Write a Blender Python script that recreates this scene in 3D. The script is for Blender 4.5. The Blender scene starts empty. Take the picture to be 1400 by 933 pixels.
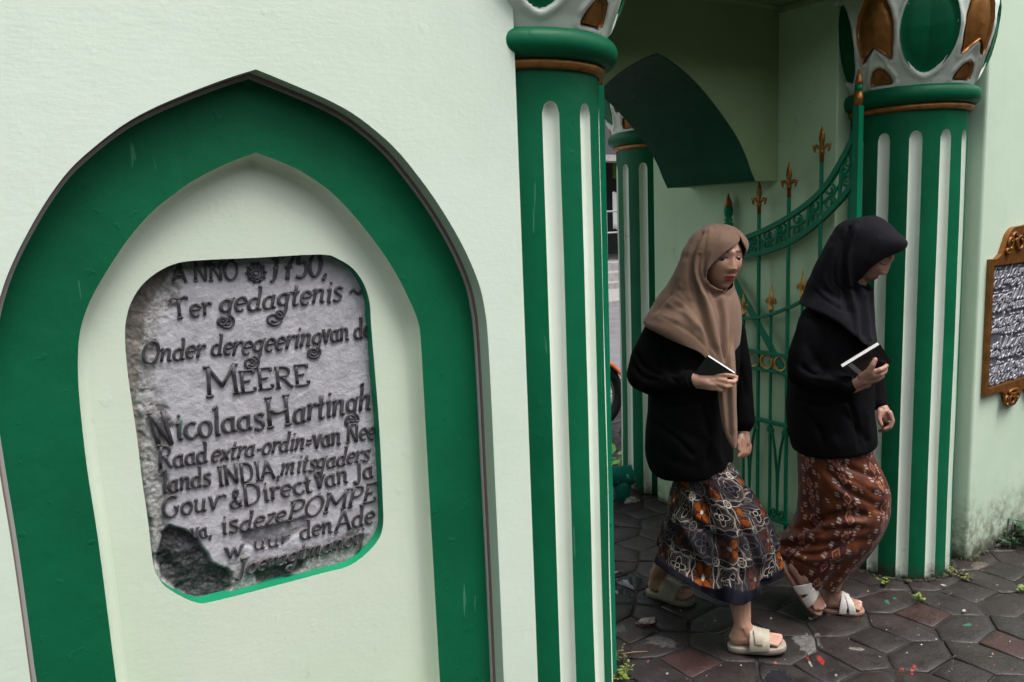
import bpy, bmesh, math, random
import numpy as np
from mathutils import Vector, Matrix, noise
random.seed(7)
rng = np.random.default_rng(5)
SC = bpy.context.scene
COL = SC.collection
R_ = math.radians

# ------------------------------------------------------------------ camera, world, sun, exposure
FPX, CAMH = 1089.0, 1.58
PITCH, ROLL, YAW = R_(8.3), R_(2.26), R_(34.6)
_hd = np.array([math.sin(YAW), math.cos(YAW), 0.0]); _rt = np.array([math.cos(YAW), -math.sin(YAW), 0.0]); _z = np.array([0, 0, 1.0])
FW = _hd*math.cos(PITCH)-_z*math.sin(PITCH); _up = _hd*math.sin(PITCH)+_z*math.cos(PITCH)
CR = math.cos(ROLL)*_rt-math.sin(ROLL)*_up; CU = math.cos(ROLL)*_up+math.sin(ROLL)*_rt
CP = np.array([0, 0, CAMH])
cd = bpy.data.cameras.new('camera'); cam = bpy.data.objects.new('camera', cd); COL.objects.link(cam)
cd.sensor_width = 36; cd.lens = 36*FPX/1400; cd.clip_start = 0.05; cd.clip_end = 2000
cam.matrix_world = Matrix(((CR[0], CU[0], -FW[0], CP[0]), (CR[1], CU[1], -FW[1], CP[1]), (CR[2], CU[2], -FW[2], CP[2]), (0, 0, 0, 1)))
SC.camera = cam
SUN_EL, SUN_AZ = R_(68), R_(152)          # soft light from above, in front of the wall and to the right
w = bpy.data.worlds.new("World"); SC.world = w; w.use_nodes = True
nt = w.node_tree; nt.nodes.clear()
sky = nt.nodes.new('ShaderNodeTexSky'); sky.sky_type = 'NISHITA'; sky.sun_disc = False
sky.sun_elevation = SUN_EL; sky.sun_rotation = SUN_AZ; sky.dust_density = 4; sky.air_density = 1.0
hs = nt.nodes.new('ShaderNodeHueSaturation'); hs.inputs['Saturation'].default_value = 0.28   # overcast: grey cloud instead of blue
bg = nt.nodes.new('ShaderNodeBackground'); bg.inputs['Strength'].default_value = 0.15
wo = nt.nodes.new('ShaderNodeOutputWorld')
nt.links.new(sky.outputs[0], hs.inputs['Color']); nt.links.new(hs.outputs[0], bg.inputs[0]); nt.links.new(bg.outputs[0], wo.inputs[0])
sd = bpy.data.lights.new('sun', 'SUN'); sd.energy = 1.15; sd.angle = R_(26); sd.color = (1, 0.975, 0.94)
sun = bpy.data.objects.new('sun', sd); COL.objects.link(sun)
_sv = Vector((math.sin(SUN_AZ)*math.cos(SUN_EL), math.cos(SUN_AZ)*math.cos(SUN_EL), math.sin(SUN_EL)))
sun.rotation_euler = _sv.to_track_quat('Z', 'Y').to_euler()
SC.view_settings.view_transform = 'Standard'; SC.view_settings.look = 'None'
SC.view_settings.exposure = 1.12; SC.view_settings.gamma = 1
SC.render.resolution_x = 1024; SC.render.resolution_y = 682

# ------------------------------------------------------------------ measuring helpers (photo pixel -> point on a real plane)
def ray(x, y): return FW+CR*(x-700)/FPX-CU*(y-466.5)/FPX
def gnd(x, y, z=0.0): r = ray(x, y); return CP+r*((z-CAMH)/r[2])
def onX(x, y, X): r = ray(x, y); return CP+r*(X/r[0])
def onY(x, y, Y): r = ray(x, y); return CP+r*(Y/r[1])
def projn(V):
    d = np.asarray(V)-CP; f = d@FW
    return np.stack([700+FPX*(d@CR)/f, 466.5-FPX*(d@CU)/f], -1)

# ------------------------------------------------------------------ node expression helper
class X:
    def __init__(s, m, v): s.m = m; s.v = v
    def _b(s, op, *o): return s.m.math(op, s, *o)
    def __add__(s, o): return s._b('ADD', o)
    __radd__ = __add__
    def __sub__(s, o): return s._b('SUBTRACT', o)
    def __rsub__(s, o): return s.m.math('SUBTRACT', o, s)
    def __mul__(s, o): return s._b('MULTIPLY', o)
    __rmul__ = __mul__
    def __truediv__(s, o): return s._b('DIVIDE', o)
class M:
    def __init__(s, name):
        s.mat = bpy.data.materials.new(name); s.mat.use_nodes = True
        s.t = s.mat.node_tree; s.t.nodes.clear()
        s.out = s.t.nodes.new('ShaderNodeOutputMaterial'); s.p = s.t.nodes.new('ShaderNodeBsdfPrincipled')
        s.t.links.new(s.p.outputs[0], s.out.inputs[0])
    def n(s, ty): return s.t.nodes.new(ty)
    def put(s, inp, v):
        if isinstance(v, X): v = v.v
        if isinstance(v, bpy.types.NodeSocket): s.t.links.new(v, inp)
        elif isinstance(v, (tuple, list)): inp.default_value = (*v, 1) if len(v) == 3 and inp.type == 'RGBA' else v
        else: inp.default_value = v
    def math(s, op, *a, clamp=False):
        n = s.n('ShaderNodeMath'); n.operation = op; n.use_clamp = clamp
        for i, v in enumerate(a): s.put(n.inputs[i], v)
        return X(s, n.outputs[0])
    def pos(s): return s.n('ShaderNodeNewGeometry').outputs['Position']
    def obj(s): return s.n('ShaderNodeTexCoord').outputs['Object']
    def uv(s): return s.n('ShaderNodeTexCoord').outputs['UV']
    def rnd(s): return X(s, s.n('ShaderNodeObjectInfo').outputs['Random'])
    def sep(s, v):
        n = s.n('ShaderNodeSeparateXYZ'); s.put(n.inputs[0], v); return [X(s, o) for o in n.outputs]
    def comb(s, x, y, z=0.0):
        n = s.n('ShaderNodeCombineXYZ'); s.put(n.inputs[0], x); s.put(n.inputs[1], y); s.put(n.inputs[2], z); return n.outputs[0]
    def scale(s, v, k):
        n = s.n('ShaderNodeVectorMath'); n.operation = 'MULTIPLY'; s.put(n.inputs[0], v); n.inputs[1].default_value = k; return n.outputs[0]
    def noise(s, v, sc, det=4, ro=.55, dist=0):
        n = s.n('ShaderNodeTexNoise'); s.put(n.inputs['Vector'], v); n.inputs['Scale'].default_value = sc
        n.inputs['Detail'].default_value = det; n.inputs['Roughness'].default_value = ro; n.inputs['Distortion'].default_value = dist
        return X(s, n.outputs[0])
    def vor(s, v, sc, out=0, feat='F1'):
        n = s.n('ShaderNodeTexVoronoi'); n.feature = feat; s.put(n.inputs['Vector'], v); n.inputs['Scale'].default_value = sc; return X(s, n.outputs[out])
    def ss(s, x, a, b):      # smoothstep a..b -> 0..1
        n = s.n('ShaderNodeMapRange'); n.interpolation_type = 'SMOOTHSTEP'; s.put(n.inputs[0], x)
        n.inputs[1].default_value = a; n.inputs[2].default_value = b; return X(s, n.outputs[0])
    def mix(s, f, a, b):
        n = s.n('ShaderNodeMix'); n.data_type = 'RGBA'; s.put(n.inputs[0], f); s.put(n.inputs[6], a); s.put(n.inputs[7], b); return n.outputs[2]
    def attr(s, name):
        n = s.n('ShaderNodeAttribute'); n.attribute_name = name; return n.outputs['Color']
    def bump(s, h, st=.3, dist=.01, prev=None):
        n = s.n('ShaderNodeBump'); s.put(n.inputs['Height'], h); n.inputs['Strength'].default_value = st; n.inputs['Distance'].default_value = dist
        if prev is not None: s.put(n.inputs['Normal'], prev)
        return n.outputs[0]
    def set(s, col=None, rough=None, metal=None, nrm=None, spec=None, **k):
        if col is not None: s.put(s.p.inputs['Base Color'], col)
        if rough is not None: s.put(s.p.inputs['Roughness'], rough)
        if metal is not None: s.put(s.p.inputs['Metallic'], metal)
        if nrm is not None: s.put(s.p.inputs['Normal'], nrm)
        if spec is not None: s.p.inputs['Specular IOR Level'].default_value = spec
        for a, b in k.items(): s.put(s.p.inputs[a], b)
        return s.mat

def plaster(name, c, c2, grime=0.0, rough=.62, zg=.1):
    m = M(name); p = m.pos()
    v = m.noise(p, 1.7, 5, .6); col = m.mix(m.ss(v, .35, .7), c, c2)
    st = m.noise(m.scale(p, (5, 5, .9)), 1.5, 5, .6)                       # faint run marks
    col = m.mix(m.ss(st, .58, .78)*.22, col, tuple(a*.86 for a in c2))
    sp = m.noise(p, 38, 3, .5); col = m.mix(m.ss(sp, .74, .8)*.25, col, (.3, .33, .27))
    e_ = m.n('ShaderNodeTexVoronoi'); e_.feature = 'DISTANCE_TO_EDGE'; e_.inputs['Scale'].default_value = 1.3
    nv = m.n('ShaderNodeTexNoise'); m.put(nv.inputs['Vector'], p); nv.inputs['Scale'].default_value = 6; nv.inputs['Detail'].default_value = 6
    va = m.n('ShaderNodeVectorMath'); va.operation = 'MULTIPLY_ADD'; m.t.links.new(nv.outputs[1], va.inputs[0]); va.inputs[1].default_value = (.35, .35, .35); m.put(va.inputs[2], p); m.put(e_.inputs['Vector'], va.outputs[0])
    crk = m.ss(X(m, e_.outputs[0]), .0022, .0006)*m.ss(m.noise(p, 1.1, 3), .55, .62); col = m.mix(crk*.35, col, tuple(a*.4 for a in c2))
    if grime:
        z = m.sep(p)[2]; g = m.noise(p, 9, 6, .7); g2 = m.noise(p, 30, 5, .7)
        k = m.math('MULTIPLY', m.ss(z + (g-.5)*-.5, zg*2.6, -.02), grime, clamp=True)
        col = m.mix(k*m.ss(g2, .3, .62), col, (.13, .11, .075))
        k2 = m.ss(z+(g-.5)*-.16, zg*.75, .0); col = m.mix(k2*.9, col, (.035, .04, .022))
    h = m.noise(p, 7, 6, .6)*.5 + m.noise(m.scale(p, (1, 1, 3)), 45, 4, .6)*.12
    lump = m.ss(m.noise(p, 21, 2, .5), .66, .8)
    return m.set(col, m.math('ADD', rough-.1, m.noise(p, 12, 4)*.2), nrm=m.bump(h+lump*.12, .26, .012), spec=.35)
MINT = plaster('mint_wall_paint', (.66, .755, .64), (.62, .72, .60))
MINTG = plaster('weathered_mint_wall_paint', (.575, .70, .55), (.52, .65, .50), grime=.95, zg=.13)
PANEL = plaster('yellow_green_niche_paint', (.63, .71, .58), (.58, .675, .525))
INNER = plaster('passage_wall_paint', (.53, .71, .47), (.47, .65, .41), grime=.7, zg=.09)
ARCHP = plaster('olive_arch_shade_paint', (.27, .38, .19), (.22, .32, .155))  # passage shade put into the colour of arch wall and ceiling
def greenpaint(name, c, rough=.42, chips=0.0, grime=False):
    m = M(name); p = m.pos()
    v = m.noise(p, 3.1, 5, .6); col = m.mix(m.ss(v, .3, .72), c, tuple(a*.78 for a in c))
    st = m.noise(m.scale(p, (14, 14, 1.2)), 1.6, 4, .6); col = m.mix(m.ss(st, .6, .8)*.25, col, tuple(min(1, a*1.35+.004) for a in c))
    sc = m.noise(m.scale(p, (40, 40, 3)), 1.0, 2, .5, 1.5); col = m.mix(m.ss(sc, .735, .76)*.35, col, (.12, .32, .2))
    if chips: col = m.mix(m.ss(m.noise(p, 26, 5, .65), .70-.06*chips, .73-.06*chips), col, (.38, .42, .34))
    if grime:
        z = m.sep(p)[2]; g = m.noise(p, 16, 6, .7); col = m.mix(m.ss(z+(g-.5)*-.22, .085, .0), col, (.03, .032, .02))
    h = m.noise(p, 14, 5, .55)+m.ss(m.noise(p, 33, 2, .5), .66, .75)*.25
    return m.set(col, m.math('ADD', rough-.06, m.noise(p, 20, 4)*.16), nrm=m.bump(h, .3, .008), spec=.16)
GREEN = greenpaint('green_wall_paint', (.0035, .118, .050), .5)
GREENC = greenpaint('green_column_paint', (.0035, .125, .053), .42, grime=True)
GREENG = greenpaint('green_gate_enamel', (.005, .195, .095), .33, chips=.3)
GREEND = greenpaint('dark_green_arch_paint', (.005, .085, .045), .55)
TEAL = greenpaint('teal_pipe_paint', (.006, .17, .125), .4, chips=.6)
FLUTE = plaster('white_flute_paint', (.755, .83, .715), (.67, .75, .63), grime=.9, zg=.05)
CAPW = plaster('white_capital_paint', (.76, .81, .72), (.64, .70, .60), rough=.5)
def goldp(name, c=(.46, .20, .045), metal=.55):
    m = M(name); p = m.pos(); v = m.noise(p, 30, 4, .6)
    col = m.mix(m.ss(v, .35, .7), c, tuple(a*.62 for a in c)); col = m.mix(m.ss(m.noise(p, 70, 3), .68, .78)*.7, col, (.05, .035, .02))
    return m.set(col, m.math('ADD', .3, v*.2), metal, nrm=m.bump(v, .35, .004))
GOLD = goldp('copper_gold_paint', (.38, .16, .035)); GOLDB = goldp('bright_gold_paint', (.60, .33, .07), .6)
GOLDO = goldp('old_gold_on_column', (.40, .17, .035), .35)
SEAM = M('grey_seam_filler').set((.42, .40, .40), .7)
BROWN = M('brown_seam').set((.16, .12, .09), .8)

# ------------------------------------------------------------------ object helpers
def setp(o, label=None, cat=None, group=None, kind=None):
    if label: o['label'] = label
    if cat: o['category'] = cat
    if group: o['group'] = group
    if kind: o['kind'] = kind
    return o
def empty(name, loc, label, cat, group=None):
    o = bpy.data.objects.new(name, None); COL.objects.link(o); o.location = loc; o.empty_display_size = .1
    return setp(o, label, cat, group)
def adopt(o, par):
    o.parent = par; par0 = par
    if par.type != 'EMPTY': o.matrix_parent_inverse = Matrix.Identity(4) if par.parent is None else Matrix.Identity(4); return o
    o.matrix_parent_inverse = (Matrix.Translation(par.location) if par.type == 'EMPTY' and par.parent is None else Matrix.Identity(4)).inverted()
    return o
def mk(name, V, F, mat, parent=None, smooth=True, uv=None, col=None):
    me = bpy.data.meshes.new(name)
    V = [tuple(float(a) for a in v) for v in V]
    me.from_pydata(V, [], F); me.update()
    bm = bmesh.new(); bm.from_mesh(me); bmesh.ops.recalc_face_normals(bm, faces=bm.faces)
    bm.to_mesh(me); bm.free()
    if smooth: me.polygons.foreach_set('use_smooth', [True]*len(me.polygons))
    for m in (mat if isinstance(mat, (list, tuple)) else [mat]): me.materials.append(m)
    if uv is not None:
        l = me.uv_layers.new(name='UVMap')
        vi = np.empty(len(me.loops), int); me.loops.foreach_get('vertex_index', vi)
        l.data.foreach_set('uv', np.asarray(uv, float)[vi].ravel())
    if col is not None:
        a = me.color_attributes.new('Col', 'FLOAT_COLOR', 'POINT'); a.data.foreach_set('color', np.asarray(col, float).ravel())
    o = bpy.data.objects.new(name, me); COL.objects.link(o)
    if parent is not None: adopt(o, parent)
    return o
class G:      # geometry collector
    def __init__(s): s.V = []; s.F = []
    def add(s, V, F):
        b = len(s.V); s.V += [tuple(map(float, v)) for v in V]; s.F += [tuple(i+b for i in f) for f in F]; return s
    def box(s, a, b, bev=0.0):
        x0, y0, z0 = a; x1, y1, z1 = b
        return s.add([(x0, y0, z0), (x1, y0, z0), (x1, y1, z0), (x0, y1, z0), (x0, y0, z1), (x1, y0, z1), (x1, y1, z1), (x0, y1, z1)],
                     [(0, 3, 2, 1), (4, 5, 6, 7), (0, 1, 5, 4), (1, 2, 6, 5), (2, 3, 7, 6), (3, 0, 4, 7)])
    def tube(s, pts, r, n=8, cap=True, ell=1.0, ref=None):
        pts = [np.array(p, float) for p in pts]; k = len(pts); rr = r if hasattr(r, '__len__') else [r]*k
        T = []
        for i in range(k):
            t = pts[min(i+1, k-1)]-pts[max(i-1, 0)]; T.append(t/(np.linalg.norm(t)+1e-9))
        a = np.array(ref if ref is not None else ([0, 0, 1.] if abs(T[0][2]) < .9 else [1., 0, 0]))
        V = []
        for i in range(k):
            a = a-T[i]*(a@T[i]); a /= np.linalg.norm(a)+1e-9; b = np.cross(T[i], a)
            for j in range(n):
                th = 2*math.pi*j/n; V.append(pts[i]+(a*math.cos(th)*ell+b*math.sin(th))*rr[i])
        F = [(i*n+j, i*n+(j+1) % n, (i+1)*n+(j+1) % n, (i+1)*n+j) for i in range(k-1) for j in range(n)]
        if cap: F += [tuple(range(n))[::-1], tuple(range((k-1)*n, k*n))]
        return s.add(V, F)
    def cone(s, p0, r0, p1, r1, n=12):    # rounded cone (capsule with two radii)
        p0 = np.array(p0, float); p1 = np.array(p1, float); d = p1-p0; L = np.linalg.norm(d)
        if L < 1e-6: d = np.array([0, 0, 1.]); L = 1e-6
        d = d/max(np.linalg.norm(d), 1e-9)
        pts = []; rad = []
        for a in np.linspace(-85, 0, 5): pts.append(p0+d*r0*math.sin(R_(a))); rad.append(r0*math.cos(R_(a)))
        for a in np.linspace(0, 85, 5): pts.append(p1+d*r1*math.sin(R_(a))); rad.append(r1*math.cos(R_(a)))
        a = np.array([0, 0, 1.]) if abs(d[2]) < .9 else np.array([1., 0, 0]); a = a-d*(a@d); a /= np.linalg.norm(a); b = np.cross(d, a)
        V = [p+(a*math.cos(2*math.pi*j/n)+b*math.sin(2*math.pi*j/n))*r for p, r in zip(pts, rad) for j in range(n)]
        k = len(pts)
        F = [(i*n+j, i*n+(j+1) % n, (i+1)*n+(j+1) % n, (i+1)*n+j) for i in range(k-1) for j in range(n)]+[tuple(range(n))[::-1], tuple(range((k-1)*n, k*n))]
        return s.add(V, F)
    def rev(s, prof, c=(0, 0, 0), n=48):
        V = [(c[0]+r*math.cos(2*math.pi*j/n), c[1]+r*math.sin(2*math.pi*j/n), c[2]+z) for r, z in prof for j in range(n)]
        k = len(prof)
        return s.add(V, [(i*n+j, i*n+(j+1) % n, (i+1)*n+(j+1) % n, (i+1)*n+j) for i in range(k-1) for j in range(n)])
    def build(s, name, mat, parent=None, smooth=True): return mk(name, s.V, s.F, mat, parent, smooth)
def bevel(o, w=.004, seg=2, ang=40):
    m = o.modifiers.new('bevel', 'BEVEL'); m.width = w; m.segments = seg; m.limit_method = 'ANGLE'; m.angle_limit = R_(ang)
    try: m.harden_normals = False
    except Exception: pass
    return o
def flat(o): o.data.polygons.foreach_set('use_smooth', [False]*len(o.data.polygons)); return o
def catmull(P, sub=6, closed=False):
    P = np.asarray(P, float); n = len(P)
    if n < 3: return np.array([P[0]+(P[-1]-P[0])*t for t in np.linspace(0, 1, sub+1)])
    out = []
    for i in range(n if closed else n-1):
        p0 = P[(i-1) % n] if closed or i > 0 else 2*P[0]-P[1]; p1 = P[i]; p2 = P[(i+1) % n]
        p3 = P[(i+2) % n] if closed or i+2 < n else 2*P[-1]-P[-2]
        for t in np.linspace(0, 1, sub, endpoint=False):
            out.append(.5*((2*p1)+(-p0+p2)*t+(2*p0-5*p1+4*p2-p3)*t*t+(-p0+3*p1-3*p2+p3)*t**3))
    if not closed: out.append(P[-1])
    return np.array(out)
def fillpoly(loops, Y=0.0):
    """triangulated sheet in the X-Z plane at Y between nested loops of (x, z)"""
    bm = bmesh.new()
    for lp in loops:
        vs = [bm.verts.new((p[0], Y, p[1])) for p in lp]
        for i in range(len(vs)): bm.edges.new((vs[i], vs[(i+1) % len(vs)]))
    bmesh.ops.triangle_fill(bm, edges=bm.edges[:], use_beauty=True, normal=(0, -1, 0))
    bm.verts.index_update(); V = [tuple(v.co) for v in bm.verts]; F = [tuple(v.index for v in f.verts) for f in bm.faces]; bm.free()
    return V, F
def strip(lp, Y0, Y1, closed=False, lp2=None):
    lp2 = lp if lp2 is None else lp2; n = len(lp)
    V = [(p[0], Y0, p[1]) for p in lp]+[(p[0], Y1, p[1]) for p in lp2]
    return V, [(i, (i+1) % n, n+(i+1) % n, n+i) for i in range(n if closed else n-1)]

# ------------------------------------------------------------------ main dimensions
YF = 1.66                       # front plane of both walls
C1 = (1.344, 1.87); C2 = (3.37, 1.875); C3 = (3.345, 3.33)
ZT = 3.1

# ================================================================== NEAR WALL WITH NICHE
def tr(pts, Y): return np.array([onY(x, y, Y)[[0, 2]] for x, y in pts])
outL = [(42, 933), (19, 766), (0, 650), (-13, 560), (-15, 500), (-8, 440), (3, 397), (17, 360), (38.6, 317), (64, 274), (94, 233.7), (128.6, 201.5), (171.5, 169), (214, 146), (266, 124), (313, 106.5), (350, 95)]
outR = [(350, 95), (401, 116), (453, 139), (492, 162), (538.7, 201.5), (577, 248), (607, 291.6), (634, 339), (654.5, 387), (663, 424.5), (667, 460), (671.5, 540), (676, 640), (683, 790), (689, 933)]
inL = [(159, 933), (135, 744), (119, 640), (109, 550), (106.5, 500), (108.5, 460), (116, 430), (129, 400), (150, 364.5), (176, 326), (206, 291.6), (236, 267), (266, 246), (310, 224), (350, 209)]
inR = [(350, 209), (376, 218.7), (406, 231.5), (436, 250), (461.5, 271), (491.5, 304), (521.5, 343), (543, 377), (560, 411), (571, 438), (575, 462), (579, 530), (585, 640), (594, 800), (601.5, 933)]
def archloop(Lp, Rp, Y, zb):
    a = catmull(tr(Lp, Y), 4); b = catmull(tr(Rp, Y), 4)
    pts = [(a[0][0]+.01, zb)]+[tuple(p) for p in a]+[tuple(p) for p in b[1:]]+[(b[-1][0]-.002, zb)]
    return pts
def offset(lp, d):
    P = np.array(lp); n = len(P); out = []
    for i in range(n):
        t = P[min(i+1, n-1)]-P[max(i-1, 0)]; t /= np.linalg.norm(t)+1e-9; out.append(P[i]+d*np.array([t[1], -t[0]]))
    return [tuple(p) for p in out]
wall = empty('niche_wall', (0, YF, 0), 'pale mint plaster wall with a tall pointed green niche, at the left of the gateway', 'wall')
XC = 1.187
A0 = archloop(outL, outR, YF, .22)
g = G(); rect = [(-3.2, -.06), (XC, -.06), (XC, ZT), (-3.2, ZT)]
V, F = fillpoly([A0, rect], YF); g.add(V, F)
g.add([(-3.2, YF, -.06), (XC, YF, -.06), (XC, YF, ZT), (-3.2, YF, ZT), (-3.2, 2.035, -.06), (XC, 2.035, -.06), (XC, 2.035, ZT), (-3.2, 2.035, ZT)],
      [(1, 5, 6, 2), (2, 6, 7, 3), (4, 0, 3, 7), (5, 4, 7, 6)])
flat(g.build('plaster_face', MINT, wall))
D1 = YF+.052
# reveal: pale lip, brown shadow joint and grey bead along the inner edge
A1 = offset(A0, .0)
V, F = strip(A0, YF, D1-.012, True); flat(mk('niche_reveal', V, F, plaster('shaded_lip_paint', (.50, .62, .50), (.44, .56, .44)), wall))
Ai = offset(A0, .0035)
V, F = strip(A0, D1-.012, D1-.010, True, Ai); V2, F2 = strip(Ai, D1-.010, D1-.004, True); g = G().add(V, F).add(V2, F2); g.build('brown_joint', BROWN, wall)
Aj = offset(A0, .010)
V, F = strip(Ai, D1-.004, D1-.006, True, Aj); V2, F2 = strip(Aj, D1-.006, D1+.004, True); G().add(V, F).add(V2, F2).build('grey_bead', SEAM, wall)
# green band
Bo = offset(A0, .006)
B0 = archloop(inL, inR, D1, .28)
V, F = fillpoly([Bo, B0], D1); o = mk('green_band', V, F, GREEN, wall, smooth=False)
# pale inner reveal with a soft cove, then the panel
D2 = D1+.042
g = G(); prev = (B0, D1)
Bx = B0
for i in range(1, 9):
    a = i/8*math.pi/2
    nx = offset(B0, .026*(1-math.cos(a))**1.0); yy = D1+(D2-D1)*math.sin(a)
    V, F = strip(prev[0], prev[1], yy, True, nx); g.add(V, F); prev = (nx, yy)
g.build('pale_cove', PANEL, wall)
hole = [(439.4, 348.2), (352, 352.5), (265.8, 356.6), (236.8, 361.8), (213.7, 373.4), (193.4, 390.8), (179, 414), (172.6, 437), (170.8, 457), (172.5, 490), (177.5, 532.6), (187.6, 600), (193.4, 651), (202, 710), (206.4, 749.5), (210.8, 778), (217, 790), (225.3, 801.5), (248.4, 816), (271.6, 824.7), (294.7, 821.8), (380, 800), (440, 784), (477, 774), (503, 755), (519, 735), (524, 714.7), (523.4, 685.8), (521, 630), (517.6, 570), (512, 500), (507.5, 445.8), (505.4, 414), (497.3, 388), (482.9, 367.6), (462.6, 354.6)]
H0 = [tuple(p) for p in catmull(tr(hole, D2), 3, True)]
V, F = fillpoly([prev[0], H0], D2); flat(mk('niche_panel', V, F, PANEL, wall))
D3 = D2+.029
GREENL = greenpaint('bright_green_reveal', (.012, .25, .12), .45)
V, F = strip(H0, D2, D3+.03, True); mk('recess_edge', V, F, GREENL, wall)
# small lumps and nail holes seen on the green band and panel
g = G()
for (x, y) in [(377, 228), (522, 357), (556, 420)]:
    c = onY(x, y, D2); g.cone(c+[0, -.004, 0], .004, c+[.002, -.002, .001], .003, 8)
g.build('nail_stub', M('rusty_nail').set((.08, .07, .05), .8), wall)

# ================================================================== INSCRIPTION STONE
def fbm(x, y, s, o=5, seed=0.0):
    v = 0; a = 1; t = 0
    for k in range(o): v += a*noise.noise(Vector((x*s+seed, y*s-seed, seed*1.7+k))); t += a; a *= .55; s *= 2.03
    return v/t
stone = empty('inscription_stone', tuple(onY(350, 810, D3)), 'old grey carved stone slab with raised Dutch lettering, set in the green niche', 'inscription')
H = np.array(H0); Hc = H.mean(0)
def inpoly(P, poly):
    x, y = P[:, 0], P[:, 1]; ins = np.zeros(len(P), bool); n = len(poly); j = n-1
    for i in range(n):
        xi, yi = poly[i]; xj, yj = poly[j]
        c = ((yi > y) != (yj > y)) & (x < (xj-xi)*(y-yi)/((yj-yi)+1e-12)+xi); ins ^= c; j = i
    return ins
def dpoly(P, poly, closed=True):
    d = np.full(len(P), 1e9); n = len(poly); A = np.array(poly)
    for i in range(n if closed else n-1):
        a = A[i]; b = A[(i+1) % n]; ab = b-a; t = np.clip(((P-a)@ab)/(ab@ab+1e-12), 0, 1)
        d = np.minimum(d, np.linalg.norm(P-(a+t[:, None]*ab), axis=1))
    return d
nx, nz = 230, 300
x0, z0 = H.min(0)-.012; x1, z1 = H.max(0)+.012
gx, gz = np.meshgrid(np.linspace(x0, x1, nx), np.linspace(z0, z1, nz)); P2 = np.stack([gx.ravel(), gz.ravel()], 1)
pix = projn(np.stack([P2[:, 0], np.full(len(P2), D3), P2[:, 1]], 1))
brk = [(232, 716), (250, 722), (268, 735), (281, 752), (292, 768), (305, 775), (318, 785), (318, 805), (300, 820), (268, 822), (240, 808), (222, 792), (216, 760), (222, 730)]
brk2 = [(333, 727), (360, 722), (395, 712), (420, 706), (420, 724), (400, 736), (385, 745), (352, 750), (336, 745)]
brk3 = [(352, 800), (345, 780), (372, 776), (395, 768), (420, 765), (415, 780), (385, 795)]
fb = np.array([fbm(a, b, 14, 5) for a, b in P2]); fb2 = np.array([fbm(a, b, 55, 3, 3.1) for a, b in P2])
def mask(poly, soft, ns=9.0):
    ins = inpoly(pix, poly); d = dpoly(pix, poly)*np.where(ins, 1, -1)
    return np.clip((d+fb*ns*2.2)/soft*.5+.5, 0, 1)
mb = mask(brk, 2.0, 5); mb2 = mask(brk2, 2.5, 3); mb3 = mask(brk3, 3, 4)
# eroded left margin, top left and bottom
edge = np.interp(pix[:, 1], [340, 400, 450, 520, 600, 700, 780, 830], [262, 222, 202, 198, 202, 212, 218, 235])
er = np.clip((edge+26+fb*46-pix[:, 0])/16, 0, 1)
inner = np.clip((edge-6+fb*14-pix[:, 0])/5, 0, 1)
er2 = np.clip((pix[:, 1]-(800-.24*(pix[:, 0]-290))+26+fb*38)/18, 0, 1)
ert = np.clip((372-pix[:, 1]+fb*30-(pix[:, 0]-200)*.02)/14, 0, 1)*np.clip((345-pix[:, 0]+fb*40)/60, 0, 1)
err = np.clip((pix[:, 0]-np.interp(pix[:, 1], [340, 600, 800], [492, 509, 520])+fb*20)/8, 0, 1)
erode = np.maximum.reduce([er, er2*.9, ert, err*.6])
dep = .0016*fb2 + .002*fb + erode*(.003+.010*np.abs(fb)+.006*np.abs(fb2)) + inner*.004 + mb*(.013+.012*fb+.006*fb2) + mb2*(.006+.004*fb2) + mb3*.012
Yv = D3+dep
Vs = np.stack([P2[:, 0], Yv, P2[:, 1]], 1)
Fs = [(j*nx+i, j*nx+i+1, (j+1)*nx+i+1, (j+1)*nx+i) for j in range(nz-1) for i in range(nx-1)]
dmask = np.clip(np.maximum.reduce([mb, mb2*.55, mb3*.9]), 0, 1)
brown = np.clip(inner*.75+er2*.25*(fb > -.1)+ert*.2, 0, 1)
colA = np.stack([dmask, erode, brown, np.ones_like(dmask)], 1)
m = M('weathered_andesite'); p = m.pos(); sp = m.sep(m.attr('Col'))
n1 = m.noise(p, 30, 6, .7); n2 = m.noise(p, 150, 4, .7)
base = m.mix(m.ss(n1, .3, .7), (.36, .35, .375), (.49, .475, .51))
base = m.mix(m.ss(n2, .58, .75)*.6, base, (.12, .115, .12))
lich = m.mix(m.ss(n2, .35, .7), (.20, .19, .18), (.50, .485, .47)); base = m.mix(sp[1]*.8, base, lich)
base = m.mix(sp[2]*m.ss(n1, .2, .5), base, (.17, .135, .11))
base = m.mix(sp[0], base, m.mix(m.ss(n2, .4, .7), (.028, .027, .03), (.09, .088, .092)))
px_ = m.sep(p); gl = m.math('ABSOLUTE', px_[0]-float(onY(248, 590, D3)[0])+(m.noise(p, 40, 3)-.5)*.012)
drip = m.ss(gl, .0045, .002)*m.ss(m.math('ABSOLUTE', px_[2]-float(onY(248, 590, D3)[2])), .035, .015)
base = m.mix(drip*m.ss(m.noise(p, 90, 3), .4, .55), base, (.02, .25, .14))
STONE = m.set(base, m.math('ADD', .42, n1*.3), nrm=m.bump(n2*.6+n1, .7, .004), spec=.35)
mk('slab', Vs, Fs, STONE, stone, col=colA)

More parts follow.
